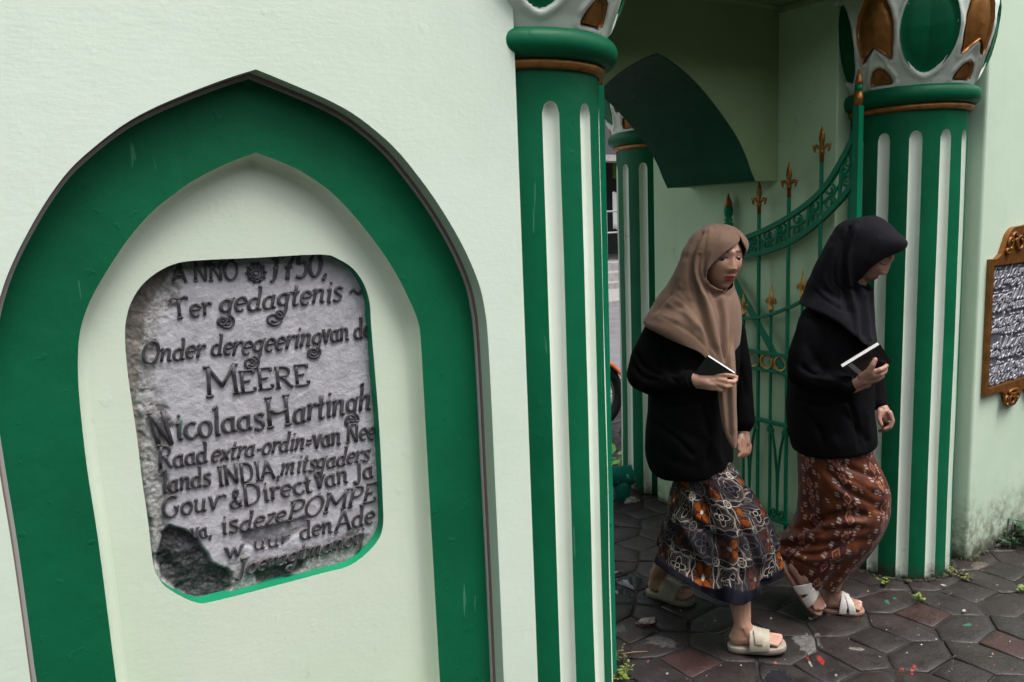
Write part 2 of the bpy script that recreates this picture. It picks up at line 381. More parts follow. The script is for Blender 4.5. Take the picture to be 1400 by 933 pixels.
# ---- stroke lettering (x-height 1, capitals 1.6)
def arc(cx, cy, rx, ry, a0, a1, n=10): return [(cx+rx*math.cos(R_(a)), cy+ry*math.sin(R_(a))) for a in np.linspace(a0, a1, n)]
GL = {
 'a': (1.0, [arc(.42, .45, .34, .42, 60, 330, 12), [(.72, .95), (.7, .5), (.72, .12), (.95, .06)]]),
 'b': (1.0, [[(.08, 1.55), (.2, 1.6), (.18, .1)], arc(.46, .46, .34, .44, 150, -160, 12)]),
 'c': (.82, [arc(.46, .48, .36, .46, 50, 310, 12)+[(.8, .25)]]),
 'd': (1.05, [arc(.42, .45, .34, .42, 60, 330, 12), [(.55, 1.6), (.74, 1.5), (.74, .6), (.76, .1), (1.0, .06)]]),
 'e': (.88, [[(.14, .5), (.72, .58)]+arc(.43, .5, .33, .46, 25, 310, 12)]),
 'g': (1.0, [arc(.42, .55, .32, .38, 50, 350, 12), [(.74, .95), (.72, .3), (.72, -.3), (.5, -.72), (.15, -.62), (.12, -.3), (.38, -.2), (.5, -.42), (.36, -.5)], [(.74, .92), (.95, 1.0)]]),
 'h': (1.05, [[(.1, 1.55), (.2, 1.6), (.18, .02)], [(.2, .65), (.45, .95), (.72, .85), (.74, .4), (.74, .1), (.98, .04)]]),
 'i': (.5, [[(.08, .86), (.24, .96), (.24, .1), (.44, .04)], [(.2, 1.34), (.3, 1.42)]]),
 'j': (.5, [[(.1, .86), (.26, .96), (.26, -.4), (.0, -.6)], [(.2, 1.34), (.3, 1.42)]]),
 'l': (.5, [[(.06, 1.52), (.22, 1.62), (.22, .1), (.44, .04)]]),
 'm': (1.5, [[(.05, .86), (.2, .96), (.18, .02)], [(.2, .65), (.42, .95), (.62, .86), (.62, .02)], [(.64, .65), (.88, .95), (1.1, .86), (1.1, .1), (1.34, .04)]]),
 'n': (1.05, [[(.05, .86), (.2, .96), (.18, .02)], [(.2, .65), (.45, .95), (.72, .85), (.74, .4), (.74, .1), (.98, .04)]]),
 'o': (.95, [arc(.45, .48, .35, .46, 90, 450, 14)]),
 'p': (1.0, [[(.05, .9), (.2, .96), (.18, -.6)], arc(.46, .48, .34, .44, 150, -160, 12)]),
 'r': (.75, [[(.05, .86), (.2, .96), (.18, .02)], [(.2, .6), (.4, .92), (.62, .94), (.66, .8)]]),
 's': (.75, [[(.66, .8), (.5, .96), (.22, .9), (.2, .66), (.4, .5), (.62, .36), (.62, .12), (.36, -.02), (.12, .12)]]),
 't': (.65, [[(.26, 1.4), (.24, .3), (.34, .04), (.58, .12)], [(.02, .92), (.52, .96)]]),
 'u': (1.05, [[(.05, .9), (.18, .96), (.18, .3), (.36, .02), (.62, .12), (.74, .4)], [(.74, .98), (.74, .1), (.96, .04)]]),
 'v': (.9, [[(.05, .95), (.15, .96), (.42, .02)], [(.42, .02), (.72, .96), (.84, .92)]]),
 'w': (1.3, [[(.05, .95), (.15, .96), (.38, .02)], [(.38, .02), (.62, .8)], [(.62, .9), (.84, .02)], [(.84, .02), (1.1, .96), (1.2, .92)]]),
 'x': (.85, [[(.1, .94), (.72, .04)], [(.72, .96), (.08, .02)]]),
 'z': (.8, [[(.12, .9), (.68, .92), (.14, .06), (.72, .1)]]),
 'A': (1.35, [[(.05, .03), (.58, 1.62)], [(.58, 1.62), (1.15, .03)], [(.3, .6), (.86, .6)], [(-.05, .02), (.2, .02)], [(1.0, .02), (1.3, .02)]]),
 'D': (1.35, [[(.2, 1.58), (.2, .04)], [(.05, 1.58), (.55, 1.6), (1.0, 1.3), (1.1, .8), (.98, .3), (.5, .03), (.05, .03)]]),
 'E': (1.1, [[(.2, 1.58), (.2, .04)], [(.05, 1.58), (.85, 1.58), (.88, 1.34)], [(.2, .84), (.68, .84)], [(.05, .04), (.88, .04), (.94, .34)]]),
 'G': (1.3, [arc(.62, .78, .54, .78, 50, 320, 14)+[(1.04, .7)], [(.8, .68), (1.2, .68)]]),
 'H': (1.35, [[(.2, 1.58), (.2, .03)], [(1.1, 1.58), (1.1, .03)], [(.2, .95), (.6, .72), (1.1, .86)], [(.04, 1.58), (.38, 1.58)], [(.04, .03), (.38, .03)], [(.94, 1.58), (1.28, 1.58)], [(.94, .03), (1.28, .03)]]),
 'I': (.6, [[(.28, 1.58), (.28, .03)], [(.08, 1.58), (.5, 1.58)], [(.08, .03), (.5, .03)]]),
 'J': (.8, [[(.1, 1.58), (.7, 1.58)], [(.45, 1.58), (.45, .1), (.2, -.2), (.0, .05)]]),
 'M': (1.8, [[(.25, 1.58), (.2, .03)], [(.2, 1.58), (.86, .5)], [(.86, .5), (1.5, 1.58)], [(1.45, 1.58), (1.52, .03)], [(.0, 1.58), (.3, 1.58)], [(.02, .03), (.38, .03)], [(1.45, 1.58), (1.7, 1.58)], [(1.34, .03), (1.7, .03)]]),
 'N': (1.4, [[(.2, 1.58), (.2, .03)], [(.12, 1.6), (1.1, .0)], [(1.1, 1.58), (1.1, .0)], [(.02, 1.58), (.25, 1.58)], [(.02, .03), (.38, .03)], [(.94, 1.58), (1.28, 1.58)]]),
 'O': (1.4, [arc(.66, .8, .58, .8, 100, 460, 16), [(.7, 1.6), (.9, 1.75)]]),
 'P': (1.15, [[(.25, 1.58), (.2, .03)], [(.02, 1.5), (.4, 1.64), (.9, 1.45), (.92, 1.0), (.6, .78), (.25, .82)], [(.05, .03), (.4, .03)]]),
 'R': (1.25, [[(.22, 1.58), (.2, .03)], [(.05, 1.58), (.6, 1.58), (.94, 1.3), (.8, .92), (.22, .84)], [(.5, .84), (1.0, .08), (1.2, .06)], [(.04, .03), (.38, .03)]]),
 'S': (1.0, [[(.86, 1.3), (.6, 1.6), (.22, 1.45), (.22, 1.05), (.55, .82), (.86, .55), (.8, .15), (.42, -.02), (.08, .25)]]),
 'T': (1.3, [[(.62, 1.5), (.6, .03)], [(.0, 1.25), (.2, 1.55), (.6, 1.45), (1.1, 1.62), (1.2, 1.4)], [(.42, .03), (.8, .03)]]),
 '1': (.7, [[(.1, 1.35), (.4, 1.6), (.36, .25), (.1, -.05)], [(.2, .8), (.5, .82)]]),
 '7': (.95, [[(.05, 1.4), (.25, 1.6), (.85, 1.55), (.55, .8), (.5, .0)], [(.3, .8), (.75, .8)]]),
 '5': (.95, [[(.8, 1.6), (.3, 1.58), (.24, .95), (.6, .98), (.82, .6), (.6, .06), (.12, .12)]]),
 '0': (1.0, [arc(.46, .78, .38, .74, 90, 450, 14)]),
 ',': (.4, [[(.15, .1), (.22, .0), (.08, -.3)]]), '.': (.4, [[(.12, .06), (.2, .12)]]),
 '-': (.6, [[(.08, .5), (.5, .55)]]), '=': (.7, [[(.08, .4), (.6, .45)], [(.08, .72), (.6, .77)]]),
 '~': (1.1, [[(.1, .5), (.3, .72), (.55, .5), (.8, .4), (1.0, .6)]]),
 '&': (1.3, [[(1.1, .6), (.8, .1), (.4, .0), (.15, .35), (.5, .8), (.75, 1.2), (.55, 1.55), (.35, 1.2), (.6, .6), (1.1, .0)]]),
 '^': (.6, [[(.1, 1.2), (.3, 1.5), (.5, 1.2)]]), ' ': (.5, []),
}
def carve(g, pts, Y, org, ux, uz, wid, ht, nib=35, lo=.42, slope=.16):
    """raised calligraphic ridge along 2-D polyline pts"""
    P = catmull(pts, 4) if len(pts) > 2 else np.array([np.array(pts[0])+(np.array(pts[1])-np.array(pts[0]))*t for t in (0, .33, .66, 1)])
    Q = [org+ux*a+uz*b for a, b in P]; n = len(Q); V = []
    for i in range(n):
        t = Q[min(i+1, n-1)]-Q[max(i-1, 0)]; t = t/(np.linalg.norm(t)+1e-9); nn = np.array([t[1], -t[0]])
        k = lo+(1-lo)*abs(math.sin(math.atan2(t[1], t[0])-R_(nib)))**1.2
        if i in (0, n-1): k = min(1.0, k*1.15)
        hw = wid*.5*k; j = (fbm(Q[i][0], Q[i][1], 90, 2)*.18+1)
        for s, h in ((-1-slope, -.0015), (-.84, ht), (.84, ht), (1+slope, -.0015)):
            q = Q[i]+nn*hw*s*j; V.append((q[0], Y-h, q[1]))
    F = [(i*4+j, i*4+j+1, i*4+j+5, i*4+j+4) for i in range(n-1) for j in range(3)]+[(0, 1, 2, 3), tuple((n-1)*4+j for j in range(4))]
    g.add(V, F)
def writeline(g, text, x0, y0, x1, y1, xh, Y, slant=.18, ht=.0035, wk=.17, seg=None):
    a = onY(x0, y0, Y)[[0, 2]]; b = onY(x1, y1, Y)[[0, 2]]; c = onY(x0, y0-xh, Y)[[0, 2]]
    h = np.linalg.norm(c-a); d = b-a; L = np.linalg.norm(d); ux0 = d/L
    adv = sum(GL[ch][0] for ch in text); sx = L/adv; x = 0
    for ch in text:
        ad, st = GL[ch]
        jit = random.uniform(-.04, .04)
        for s in st:
            carve(g, [(p[0]+x+slant*p[1]*h/sx, p[1]+jit) for p in s], Y, a, ux0*sx, np.array([0, 1.])*h, h*wk*1.15, ht*random.uniform(.85, 1.1), nib=20)
        x += ad
m = M('dark_carved_letters'); p = m.pos(); n1 = m.noise(p, 60, 5, .7); n2 = m.noise(p, 220, 3, .6)
nz_ = m.sep(m.n('ShaderNodeNewGeometry').outputs['Normal'])
side = m.ss(m.math('ABSOLUTE', nz_[1]), .92, .6)
cc = m.mix(m.ss(n1, .3, .75), (.028, .028, .036), (.085, .084, .098)); cc = m.mix(side*.5, cc, (.15, .12, .10))
LETT = m.set(cc, .5, nrm=m.bump(n2, .5, .002), spec=.4)
LINES = [('A NNO ', 236, 386, 333, 381, 16, 0.1, 1.0), ('1750,', 368, 384, 448, 376, 21, .15, 1.15), ('Ter', 234, 436, 291, 430, 18, .0, 1), ('gedagtenis ~', 298, 430, 494, 408, 20.5, .25, 1),
         ('Onder de', 193, 497, 318, 484, 18.5, .22, 1), ('regeering', 316, 487, 440, 471, 19, .3, 1), ('van de', 440, 469, 507, 460, 18, .1, 1), ('M', 281, 543, 331, 537, 26, .0, .85), ('EERE', 328, 537, 425, 525, 18.5, .0, 1),
         ('N', 214, 610, 240, 606, 29, -.15, .85), ('icolaas', 240, 602, 362, 585, 23.5, .05, 1), ('H', 364, 585, 400, 579, 26, 0, .85), ('artingh', 400, 579, 507, 560, 23, .15, 1),
         ('Raad', 216, 641, 285, 632, 18.5, .1, 1), ('extra-ordin=', 287, 632, 425, 612, 17, .3, 1), ('van Nee', 427, 613, 513, 600, 18, .1, 1), ('lands', 222, 674, 288, 663, 18, .12, 1), ('INDIA,', 298, 664, 383, 652, 16.5, .0, 1.05), ('mitsgaders', 382, 651, 504, 629, 16, .3, 1),
         ('Gouv', 221, 708, 300, 694, 18, .15, 1), ('^', 301, 694, 312, 692, 12, 0, 1), ('&', 313, 695, 333, 691, 16, .1, 1), ('Direct', 333, 691, 428, 672, 18, .0, 1), ('van Ja', 430, 669, 511, 652, 18, .05, 1), ('va,', 262, 738, 290, 732, 15, .0, 1), ('is', 302, 731, 326, 726, 17, .1, 1), ('deze', 326, 727, 390, 712, 16, .3, 1),
         ('POMPE', 392, 713, 514, 684, 16.5, .3, 1.1), ('w', 306, 765, 335, 758, 15, .1, 1), ('uur', 345, 752, 396, 742, 12, .2, .8), ('den', 410, 738, 455, 727, 16, .1, 1), ('Ade', 458, 728, 512, 714, 18, .15, 1), ('Joeragtmanoij', 322, 790, 496, 742, 15, .3, 1.2)]
YL = D3-.0006
for i, (t, xa, ya, xb, yb, xh, sl, wk) in enumerate(LINES):
    g = G(); writeline(g, t, xa, ya, xb, yb, xh, YL, sl, .0044, .205*wk); g.build('raised_lettering', LETT, stone)
g = G()
c = onY(350, 373, YL)[[0, 2]]; s = .0016
for r in (.006, .0125, .019): carve(g, [(c[0]+r*math.cos(a), c[1]+r*math.sin(a)) for a in np.linspace(0, 2*math.pi, 14)], YL, np.zeros(2), np.array([1, 0.]), np.array([0, 1.]), .0042, .004, lo=.8)
for k in range(10):
    a = k*math.pi/5; carve(g, [(c[0]+.014*math.cos(a), c[1]+.014*math.sin(a)), (c[0]+.024*math.cos(a), c[1]+.024*math.sin(a))], YL, np.zeros(2), np.array([1, 0.]), np.array([0, 1.]), .004, .004, lo=.9)
g.build('rosette', LETT, stone)
for cx, cy, r in [(309, 440, 10), (374, 436, 10.5), (343, 496, 10), (428, 482, 9), (480, 573, 9)]:       # curled tails of the letters g
    g = G(); pts = []
    for t in np.linspace(0, 1, 22):
        a = R_(60)-t*R_(560); q = onY(cx+math.cos(a)*r*(1.15-t*.8), cy-math.sin(a)*r*.85*(1.15-t*.8), YL)[[0, 2]]; pts.append(q)
    carve(g, pts, YL, np.zeros(2), np.array([1, 0.]), np.array([0, 1.]), .0055, .0042, lo=.6); g.build('letter_flourish', LETT, stone)

# ================================================================== COLUMNS
RS = .225
def column(cx, cy, fl0, pet0, label, rt, zbase=0.0):
    c = empty('column', (cx, cy, 0), label, 'column', 'fluted columns of the gateway')
    zt = 1.972; ztop = 1.888; hw = R_(6.1)
    fl = [fl0+30*k for k in range(12)]
    # shaft: ridges between flutes + collar above
    g = G(); zs = list(np.linspace(.0, 1.80, 24))
    def rr(z, th): return RS*(1+.012*math.sin(z*3.1+th)*.4) + (.0022*noise.noise(Vector((math.cos(th)*4+cx, math.sin(th)*4, z*3.0)))) + .004*max(0, 1-z/.5)
    nf = 8
    for k in range(12):
        a0 = R_(fl[k])+hw; a1 = R_(fl[k]+30)-hw; cols = [a0+(a1-a0)*j/5 for j in range(6)]
        V = [(cx+rr(z, th)*math.cos(th), cy+rr(z, th)*math.sin(th), z) for th in cols for z in zs+[ztop-.03, ztop, zt]]
        n = len(zs)+3; g.add(V, [(i*n+j, (i+1)*n+j, (i+1)*n+j+1, i*n+j+1) for i in range(5) for j in range(n-1)])
        # cap above the flute
        cols = [R_(fl[k])-hw+2*hw*j/nf for j in range(nf+1)]; V = []
        for j, th in enumerate(cols):
            t = 2*j/nf-1; ze = ztop-.03*(1-math.sqrt(max(0, 1-t*t)))-0
            V += [(cx+rr(z, th)*math.cos(th), cy+rr(z, th)*math.sin(th), z) for z in (ze-.0, (ze+zt)/2, zt)]
        g.add(V, [(i*3+j, (i+1)*3+j, (i+1)*3+j+1, i*3+j+1) for i in range(nf) for j in range(2)])
        # edge walls of the flute
    g.build('shaft', GREENC, c)
    for k in range(12):
        g = G(); V = []; zz = zs+[1.84, ztop-.012]
        dpt = .016
        for j in range(nf+1):
            t = 2*j/nf-1; th = R_(fl[k])+hw*t
            ze = ztop-.03*(1-math.sqrt(max(0, 1-t*t)))
            for q, z in enumerate(zz+[ztop]):
                zz_ = min(z, ze); e = min(1.0, max(0.0, (ze-zz_)/.012)); e = math.sqrt(e)
                dd = dpt*math.sqrt(max(0, 1-(abs(t)**2.6)))*e
                wob = .0015*noise.noise(Vector((th*3, z*6, cx)))
                r = rr(zz_, th)-dd+wob*(1-abs(t)); V.append((cx+r*math.cos(th), cy+r*math.sin(th), zz_))
        n = len(zz)+1
        g.add(V, [(i*n+j, (i+1)*n+j, (i+1)*n+j+1, i*n+j+1) for i in range(nf) for j in range(n-1)])
        g.build('flute', FLUTE, c)
    # rings
    G().rev([(RS+.001, 1.966), (RS+.012, 1.969), (RS+.017, 1.976), (RS+.017, 1.985), (RS+.010, 1.991)], (cx, cy, 0), 64).build('gold_ring', GOLDO, c)
    t = [(RS+.012+(rt-RS-.012)*(.5+.5*math.sin(a))**.6 if False else RS-.01+(rt-RS+.01)*math.cos(a)**.55, 2.027+.037*math.sin(a)) for a in np.linspace(-1.5, 1.5, 13)]
    G().rev([(RS, 1.989)]+t+[(RS, 2.066)], (cx, cy, 0), 72).build('round_moulding', GREENC, c)
    # bulb capital
    prof = lambda z: np.interp(z, [2.055, 2.09, 2.135, 2.195, 2.27, 2.35, 2.43, 2.50, 2.57, 2.64, 2.70, 2.74], [.232, .246, .272, .30, .318, .322, .312, .288, .25, .205, .17, .165])*(rt/.268)
    ge = [((pet0+72*k), 'g') for k in range(5)]+[((pet0+36+72*k), 'o') for k in range(5)]
    def outl(kind, n=28):       # outline in (tangent metres, z)
        if kind == 'g': return [(.098*math.copysign(abs(math.sin(a))**1.25, math.sin(a)), 2.262-.162*math.cos(a)*(1 if math.cos(a) > 0 else 1.02)) for a in np.linspace(0, 2*math.pi, n, endpoint=False)]
        if kind == 'o':
            p = [(0, 2.215), (.03, 2.19), (.052, 2.165), (.058, 2.19), (.066, 2.24), (.068, 2.29), (.058, 2.34), (.036, 2.39), (0, 2.43)]
            return [tuple(q) for q in p]+[(-a, b) for a, b in p[-2:0:-1]]
        p = [(0, 2.135), (.02, 2.125), (.034, 2.10), (.04, 2.078)]
        return p+[(-a, b) for a, b in p[:0:-1]]
    NT, NZ = 420, 120; V = []
    oo = {k: np.array(outl(k)) for k in 'god'}
    zr = np.linspace(2.052, 2.74, NZ); th_ = np.linspace(0, 2*math.pi, NT, endpoint=False)
    TT, ZZ = np.meshgrid(th_, zr); Rr = prof(ZZ); disp = np.zeros_like(Rr)
    for ang, kd in ge:
        da = (TT-R_(ang)+math.pi) % (2*math.pi)-math.pi; P = np.stack([(da*Rr).ravel(), ZZ.ravel()], 1); near = np.abs(P[:, 0]) < .16
        for kk in ((kd,) if kd == 'g' else ('o', 'd')):
            d = np.full(len(P), 9.0); q = P[near]; dd = dpoly(q, oo[kk]); ins = inpoly(q, oo[kk]); dd = np.where(ins, -dd, dd); d[near] = dd; d = d.reshape(Rr.shape)
            disp += -.022*np.clip((.001-d)/.005, 0, 1)+np.where((d >= 0) & (d < .05), .007*np.exp(-((d-.013)/.009)**2), 0)
        if kd == 'o':           # raised chevron under each gold petal
            cz = 2.21-np.abs(da*Rr)*1.9; dd = np.abs(ZZ-cz); disp += np.where((np.abs(da*Rr) < .06) & (ZZ < 2.23) & (ZZ > 2.09), .008*np.exp(-(dd/.012)**2), 0)
            cz = 2.44+np.abs(da*Rr)*1.5; dd = np.abs(ZZ-cz); disp += np.where((np.abs(da*Rr) < .07), -.008*np.exp(-(dd/.01)**2), 0)
    R2 = Rr+disp
    V = np.stack([cx+R2*np.cos(TT), cy+R2*np.sin(TT), ZZ], -1).reshape(-1, 3)
    F = [(j*NT+i, j*NT+(i+1) % NT, (j+1)*NT+(i+1) % NT, (j+1)*NT+i) for j in range(NZ-1) for i in range(NT)]
    cap = mk('bulb_capital', V, F, CAPW, c)
    def patch(name, ang, ol, mat, rec, crease, flatn=0):
        ol = np.array(ol); rings = 7; V = []; F = []; n = len(ol); ctr = np.array([0, ol[:, 1].mean()])
        for i in range(rings+1):
            s = (1.06 if i == 0 else .97 if i == 1 else .97-(i-1)/(rings-1)*.969)
            for p in ol:
                q = np.array([p[0]*s, ctr[1]+(p[1]-ctr[1])*(s if p[0] != 0 or True else 1)])
                e = abs(q[0])/.1; r = float(prof(q[1]))+rec-crease*max(0, 1-e*1.3)+(.007 if i == 0 else 0); r += (.004 if i == 0 else -.004 if i == 1 else 0); th = R_(ang)+q[0]/float(prof(q[1]))
                V.append((cx+r*math.cos(th), cy+r*math.sin(th), q[1]))
        for i in range(rings): F += [(i*n+j, i*n+(j+1) % n, (i+1)*n+(j+1) % n, (i+1)*n+j) for j in range(n)]
        return mk(name, V, F, mat, cap)
    for ang, kd in ge:
        if kd == 'g': patch('green_petal', ang, oo['g']*1.0, GREENC, -.001, .016)
        else:
            patch('gold_petal', ang, oo['o'], GOLD, -.002, -.012)
            patch('gold_bud', ang, oo['d'], GOLDO, -.003, -.01)
    return c
column(C1[0], C1[1], 255.6, 234.3+14, 'nearest green column with white flutes, at the end of the niche wall', .278)
column(C2[0], C2[1], 217.0, 209.1+12.4, 'green column with white flutes behind the woman in black headscarf', .268)
column(C3[0], C3[1], 206.3, 224.8-70, 'slim distant green column on the street side of the passage', .272)

# ================================================================== RIGHT WALL + PASSAGE
XJ = 3.586
def slab(name, boxes, mat, parent, bev=.006):
    g = G()
    for a, b in boxes: g.box(a, b)
    o = g.build(name, mat, parent, False); bevel(o, bev, 3); return o
rw = empty('boundary_wall', (XJ, YF, 0), 'weathered mint wall to the right of the gateway, mossy along its foot', 'wall')
slab('wall_body', [((XJ, YF, -.06), (9.0, 2.035, ZT))], MINTG, rw, .012)
ps = empty('gateway_passage', (2.36, 2.6, 0), 'shaded pale green gateway passage with a dark green pointed arch', 'gateway')
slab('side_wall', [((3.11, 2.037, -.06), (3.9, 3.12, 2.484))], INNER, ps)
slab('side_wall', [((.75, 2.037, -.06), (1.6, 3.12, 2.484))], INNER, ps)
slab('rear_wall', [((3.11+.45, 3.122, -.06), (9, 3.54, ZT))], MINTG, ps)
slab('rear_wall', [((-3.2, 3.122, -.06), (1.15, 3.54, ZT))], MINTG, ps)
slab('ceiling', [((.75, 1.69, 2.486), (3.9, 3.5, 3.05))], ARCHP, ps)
slab('roof_beam', [((XC+.03, 1.44, 2.765), (XJ-.03, 1.688, 3.0)), ((XC+.06, 1.5, 3.002), (XJ-.06, 1.688, 3.35)), ((.7, 1.7, 3.052), (3.95, 3.56, 3.3))], MINT, ps)
# arch wall across the passage
rt = [(2.357, 2.222), (2.426, 2.2), (2.533, 2.150), (2.631, 2.086), (2.732, 2.005), (2.823, 1.92), (2.884, 1.842), (2.918, 1.78), (2.951, 1.73)]
rtc = catmull(rt, 4); prof = [(4.714-x, z) for x, z in rtc[::-1]]+[tuple(p) for p in rtc[1:]]
YA, YB = 2.33, 2.86
out = [(1.603, 1.73), (1.603, 2.483), (3.107, 2.483), (3.107, 1.73)]
loop = [tuple(p) for p in prof]      # left spring -> apex -> right spring
poly = [out[0], out[1], out[2], out[3]]+loop[::-1]
bm = bmesh.new(); g = G()
for Y in (YA, YB):
    V, F = fillpoly([poly], Y); g.add(V, F)
V, F = strip([(1.603, 1.73), loop[0]], YA, YB); g.add(V, F); V, F = strip([loop[-1], (3.107, 1.73)], YA, YB); g.add(V, F); bm.free()
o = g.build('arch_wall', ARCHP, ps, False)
V, F = strip(loop, YA+.0, YB-.0); so = mk('arch_soffit', V, F, GREEND, ps, smooth=False)
sm = so.modifiers.new('thick', 'SOLIDIFY'); sm.thickness = .004; sm.offset = 0
# bulge of plaster along the ceiling line
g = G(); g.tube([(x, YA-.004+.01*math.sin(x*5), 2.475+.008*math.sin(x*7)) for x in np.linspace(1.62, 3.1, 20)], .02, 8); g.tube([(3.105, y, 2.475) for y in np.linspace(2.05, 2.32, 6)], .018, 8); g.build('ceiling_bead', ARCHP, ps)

# gilt framed plaque on the right wall
pl = empty('calligraphy_plaque', tuple(onY(1375, 540, YF)), 'gilt framed grey plaque of raised Arabic script on the right wall', 'plaque')
PX0 = 3.648; PX1 = 4.40; PZ0, PZ1 = .752, 1.352; PC = (PX0+PX1)/2
topc = [(PX0, PZ1), (3.70, PZ1), (3.74, 1.372), (3.765, 1.41), (3.79, 1.45), (3.83, 1.478), (3.88, 1.485), (PC-.06, 1.49), (PC, 1.50)]
tp = catmull(topc[2:], 3); tp = [topc[0], topc[1]]+[tuple(q) for q in tp]
botc = [(3.80, PZ0), (3.83, .735), (3.85, .70), (3.88, .672), (3.93, .668), (3.965, .69), (3.99, .72), (PC, .735)]
bt = [tuple(q) for q in catmull(botc, 3)]
full = tp+[(2*PC-x, z) for x, z in tp[-2::-1]]+[(PX1, PZ0)]+[(2*PC-x, z) for x, z in bt[:-1]]+bt[::-1]+[(PX0, PZ0)]
inn = [(PX0+.022, PZ0+.03), (PX0+.022, PZ1-.028), (PX1-.022, PZ1-.028), (PX1-.022, PZ0+.03)]
g = G(); V, F = fillpoly([full, inn], YF-.022); g.add(V, F); V, F = strip(full, YF-.022, YF+.002, True); g.add(V, F); V, F = strip(inn, YF-.022, YF-.006, True); g.add(V, F)
GILT = goldp('dark_gilt', (.25, .095, .018), .5)
o = flat(g.build('gilt_frame', GILT, pl))
g = G()
for (cx_, cz_, rx, rz) in [(3.80, 1.41, .022, .03), (3.84, 1.44, .028, .02), (3.89, 1.41, .04, .035), (3.96, 1.44, .035, .03), (3.84, .70, .02, .025), (3.89, .70, .03, .026), (3.94, .715, .02, .02), (3.78, 1.38, .02, .012), (3.90, .735, .05, .012)]:
    pts = [(cx_+rx*math.cos(a)*(1-.35*a/6), YF-.026, cz_+rz*math.sin(a)*(1-.35*a/6)) for a in np.linspace(0, 7.5, 16)]; G().tube(pts, .007, 6).build('gilt_scroll', GILT, pl)
g = G().box((PX0+.018, YF-.0075, PZ0+.026), (PX1-.018, YF-.001, PZ1-.024)); PLQ = M('plaque_grey'); p = PLQ.pos()
PLQM = PLQ.set(PLQ.mix(PLQ.ss(PLQ.noise(p, 20, 4), .35, .7), (.085, .085, .10), (.125, .125, .145)), .45, .1); g.build('plaque_field', PLQM, pl, False)
SILV = M('silver_script'); SILVM = SILV.set((.22, .22, .245), .38, .2)
rs = random.Random(3)
for row in range(5):
    g = G(); zc = PZ1-.085-row*.107
    x = PX0+.035
    def stroke(pts, wd=.0092): carve(g, [(a+(b-zb)*.35, b) for a, b in pts], YF-.0075, np.zeros(2), np.array([1, 0.]), np.array([0, 1.]), wd, .0065, nib=60, lo=.35)
    for tier in (0, 1):
        x = PX0+.036+tier*.01; zb = zc+(.006 if tier == 0 else -.034)
        while x < PX1-.08:
            k = rs.choice('bowl alif alif lam wave eye tail bowl'.split()); s = rs.uniform(.85, 1.2)
            if k == 'bowl': stroke([(x, zb+.022), (x+.002, zb-.002), (x+.016*s, zb-.010), (x+.036*s, zb+.004), (x+.040*s, zb+.024)]); ad = .034
            elif k == 'alif': stroke([(x+.014, zb+.046*s), (x+.010, zb+.02), (x-.004, zb-.006)]); ad = .017
            elif k == 'lam': stroke([(x+.016, zb+.046*s), (x+.008, zb+.006), (x+.018, zb-.010), (x+.042, zb+.004)]); ad = .036
            elif k == 'wave': stroke([(x, zb+.004), (x+.010, zb+.022), (x+.016, zb+.002), (x+.028, zb+.022), (x+.034, zb+.002), (x+.050, zb+.014)], .008); ad = .040
            elif k == 'eye': stroke([(x+.030, zb), (x+.008, zb+.002), (x+.006, zb+.020), (x+.022, zb+.026), (x+.028, zb+.008), (x+.018, zb-.014), (x-.004, zb-.018)], .0085); ad = .030
            else: stroke([(x+.040, zb+.026), (x+.014, zb+.022), (x+.004, zb+.002), (x+.018, zb-.012), (x+.046, zb-.010)]); ad = .038
            if rs.random() < .4: stroke([(x+.010, zb+.034), (x+.020, zb+.038)], .0075)
            x += ad*s*.80
    g.build('raised_script_line', SILVM, pl)



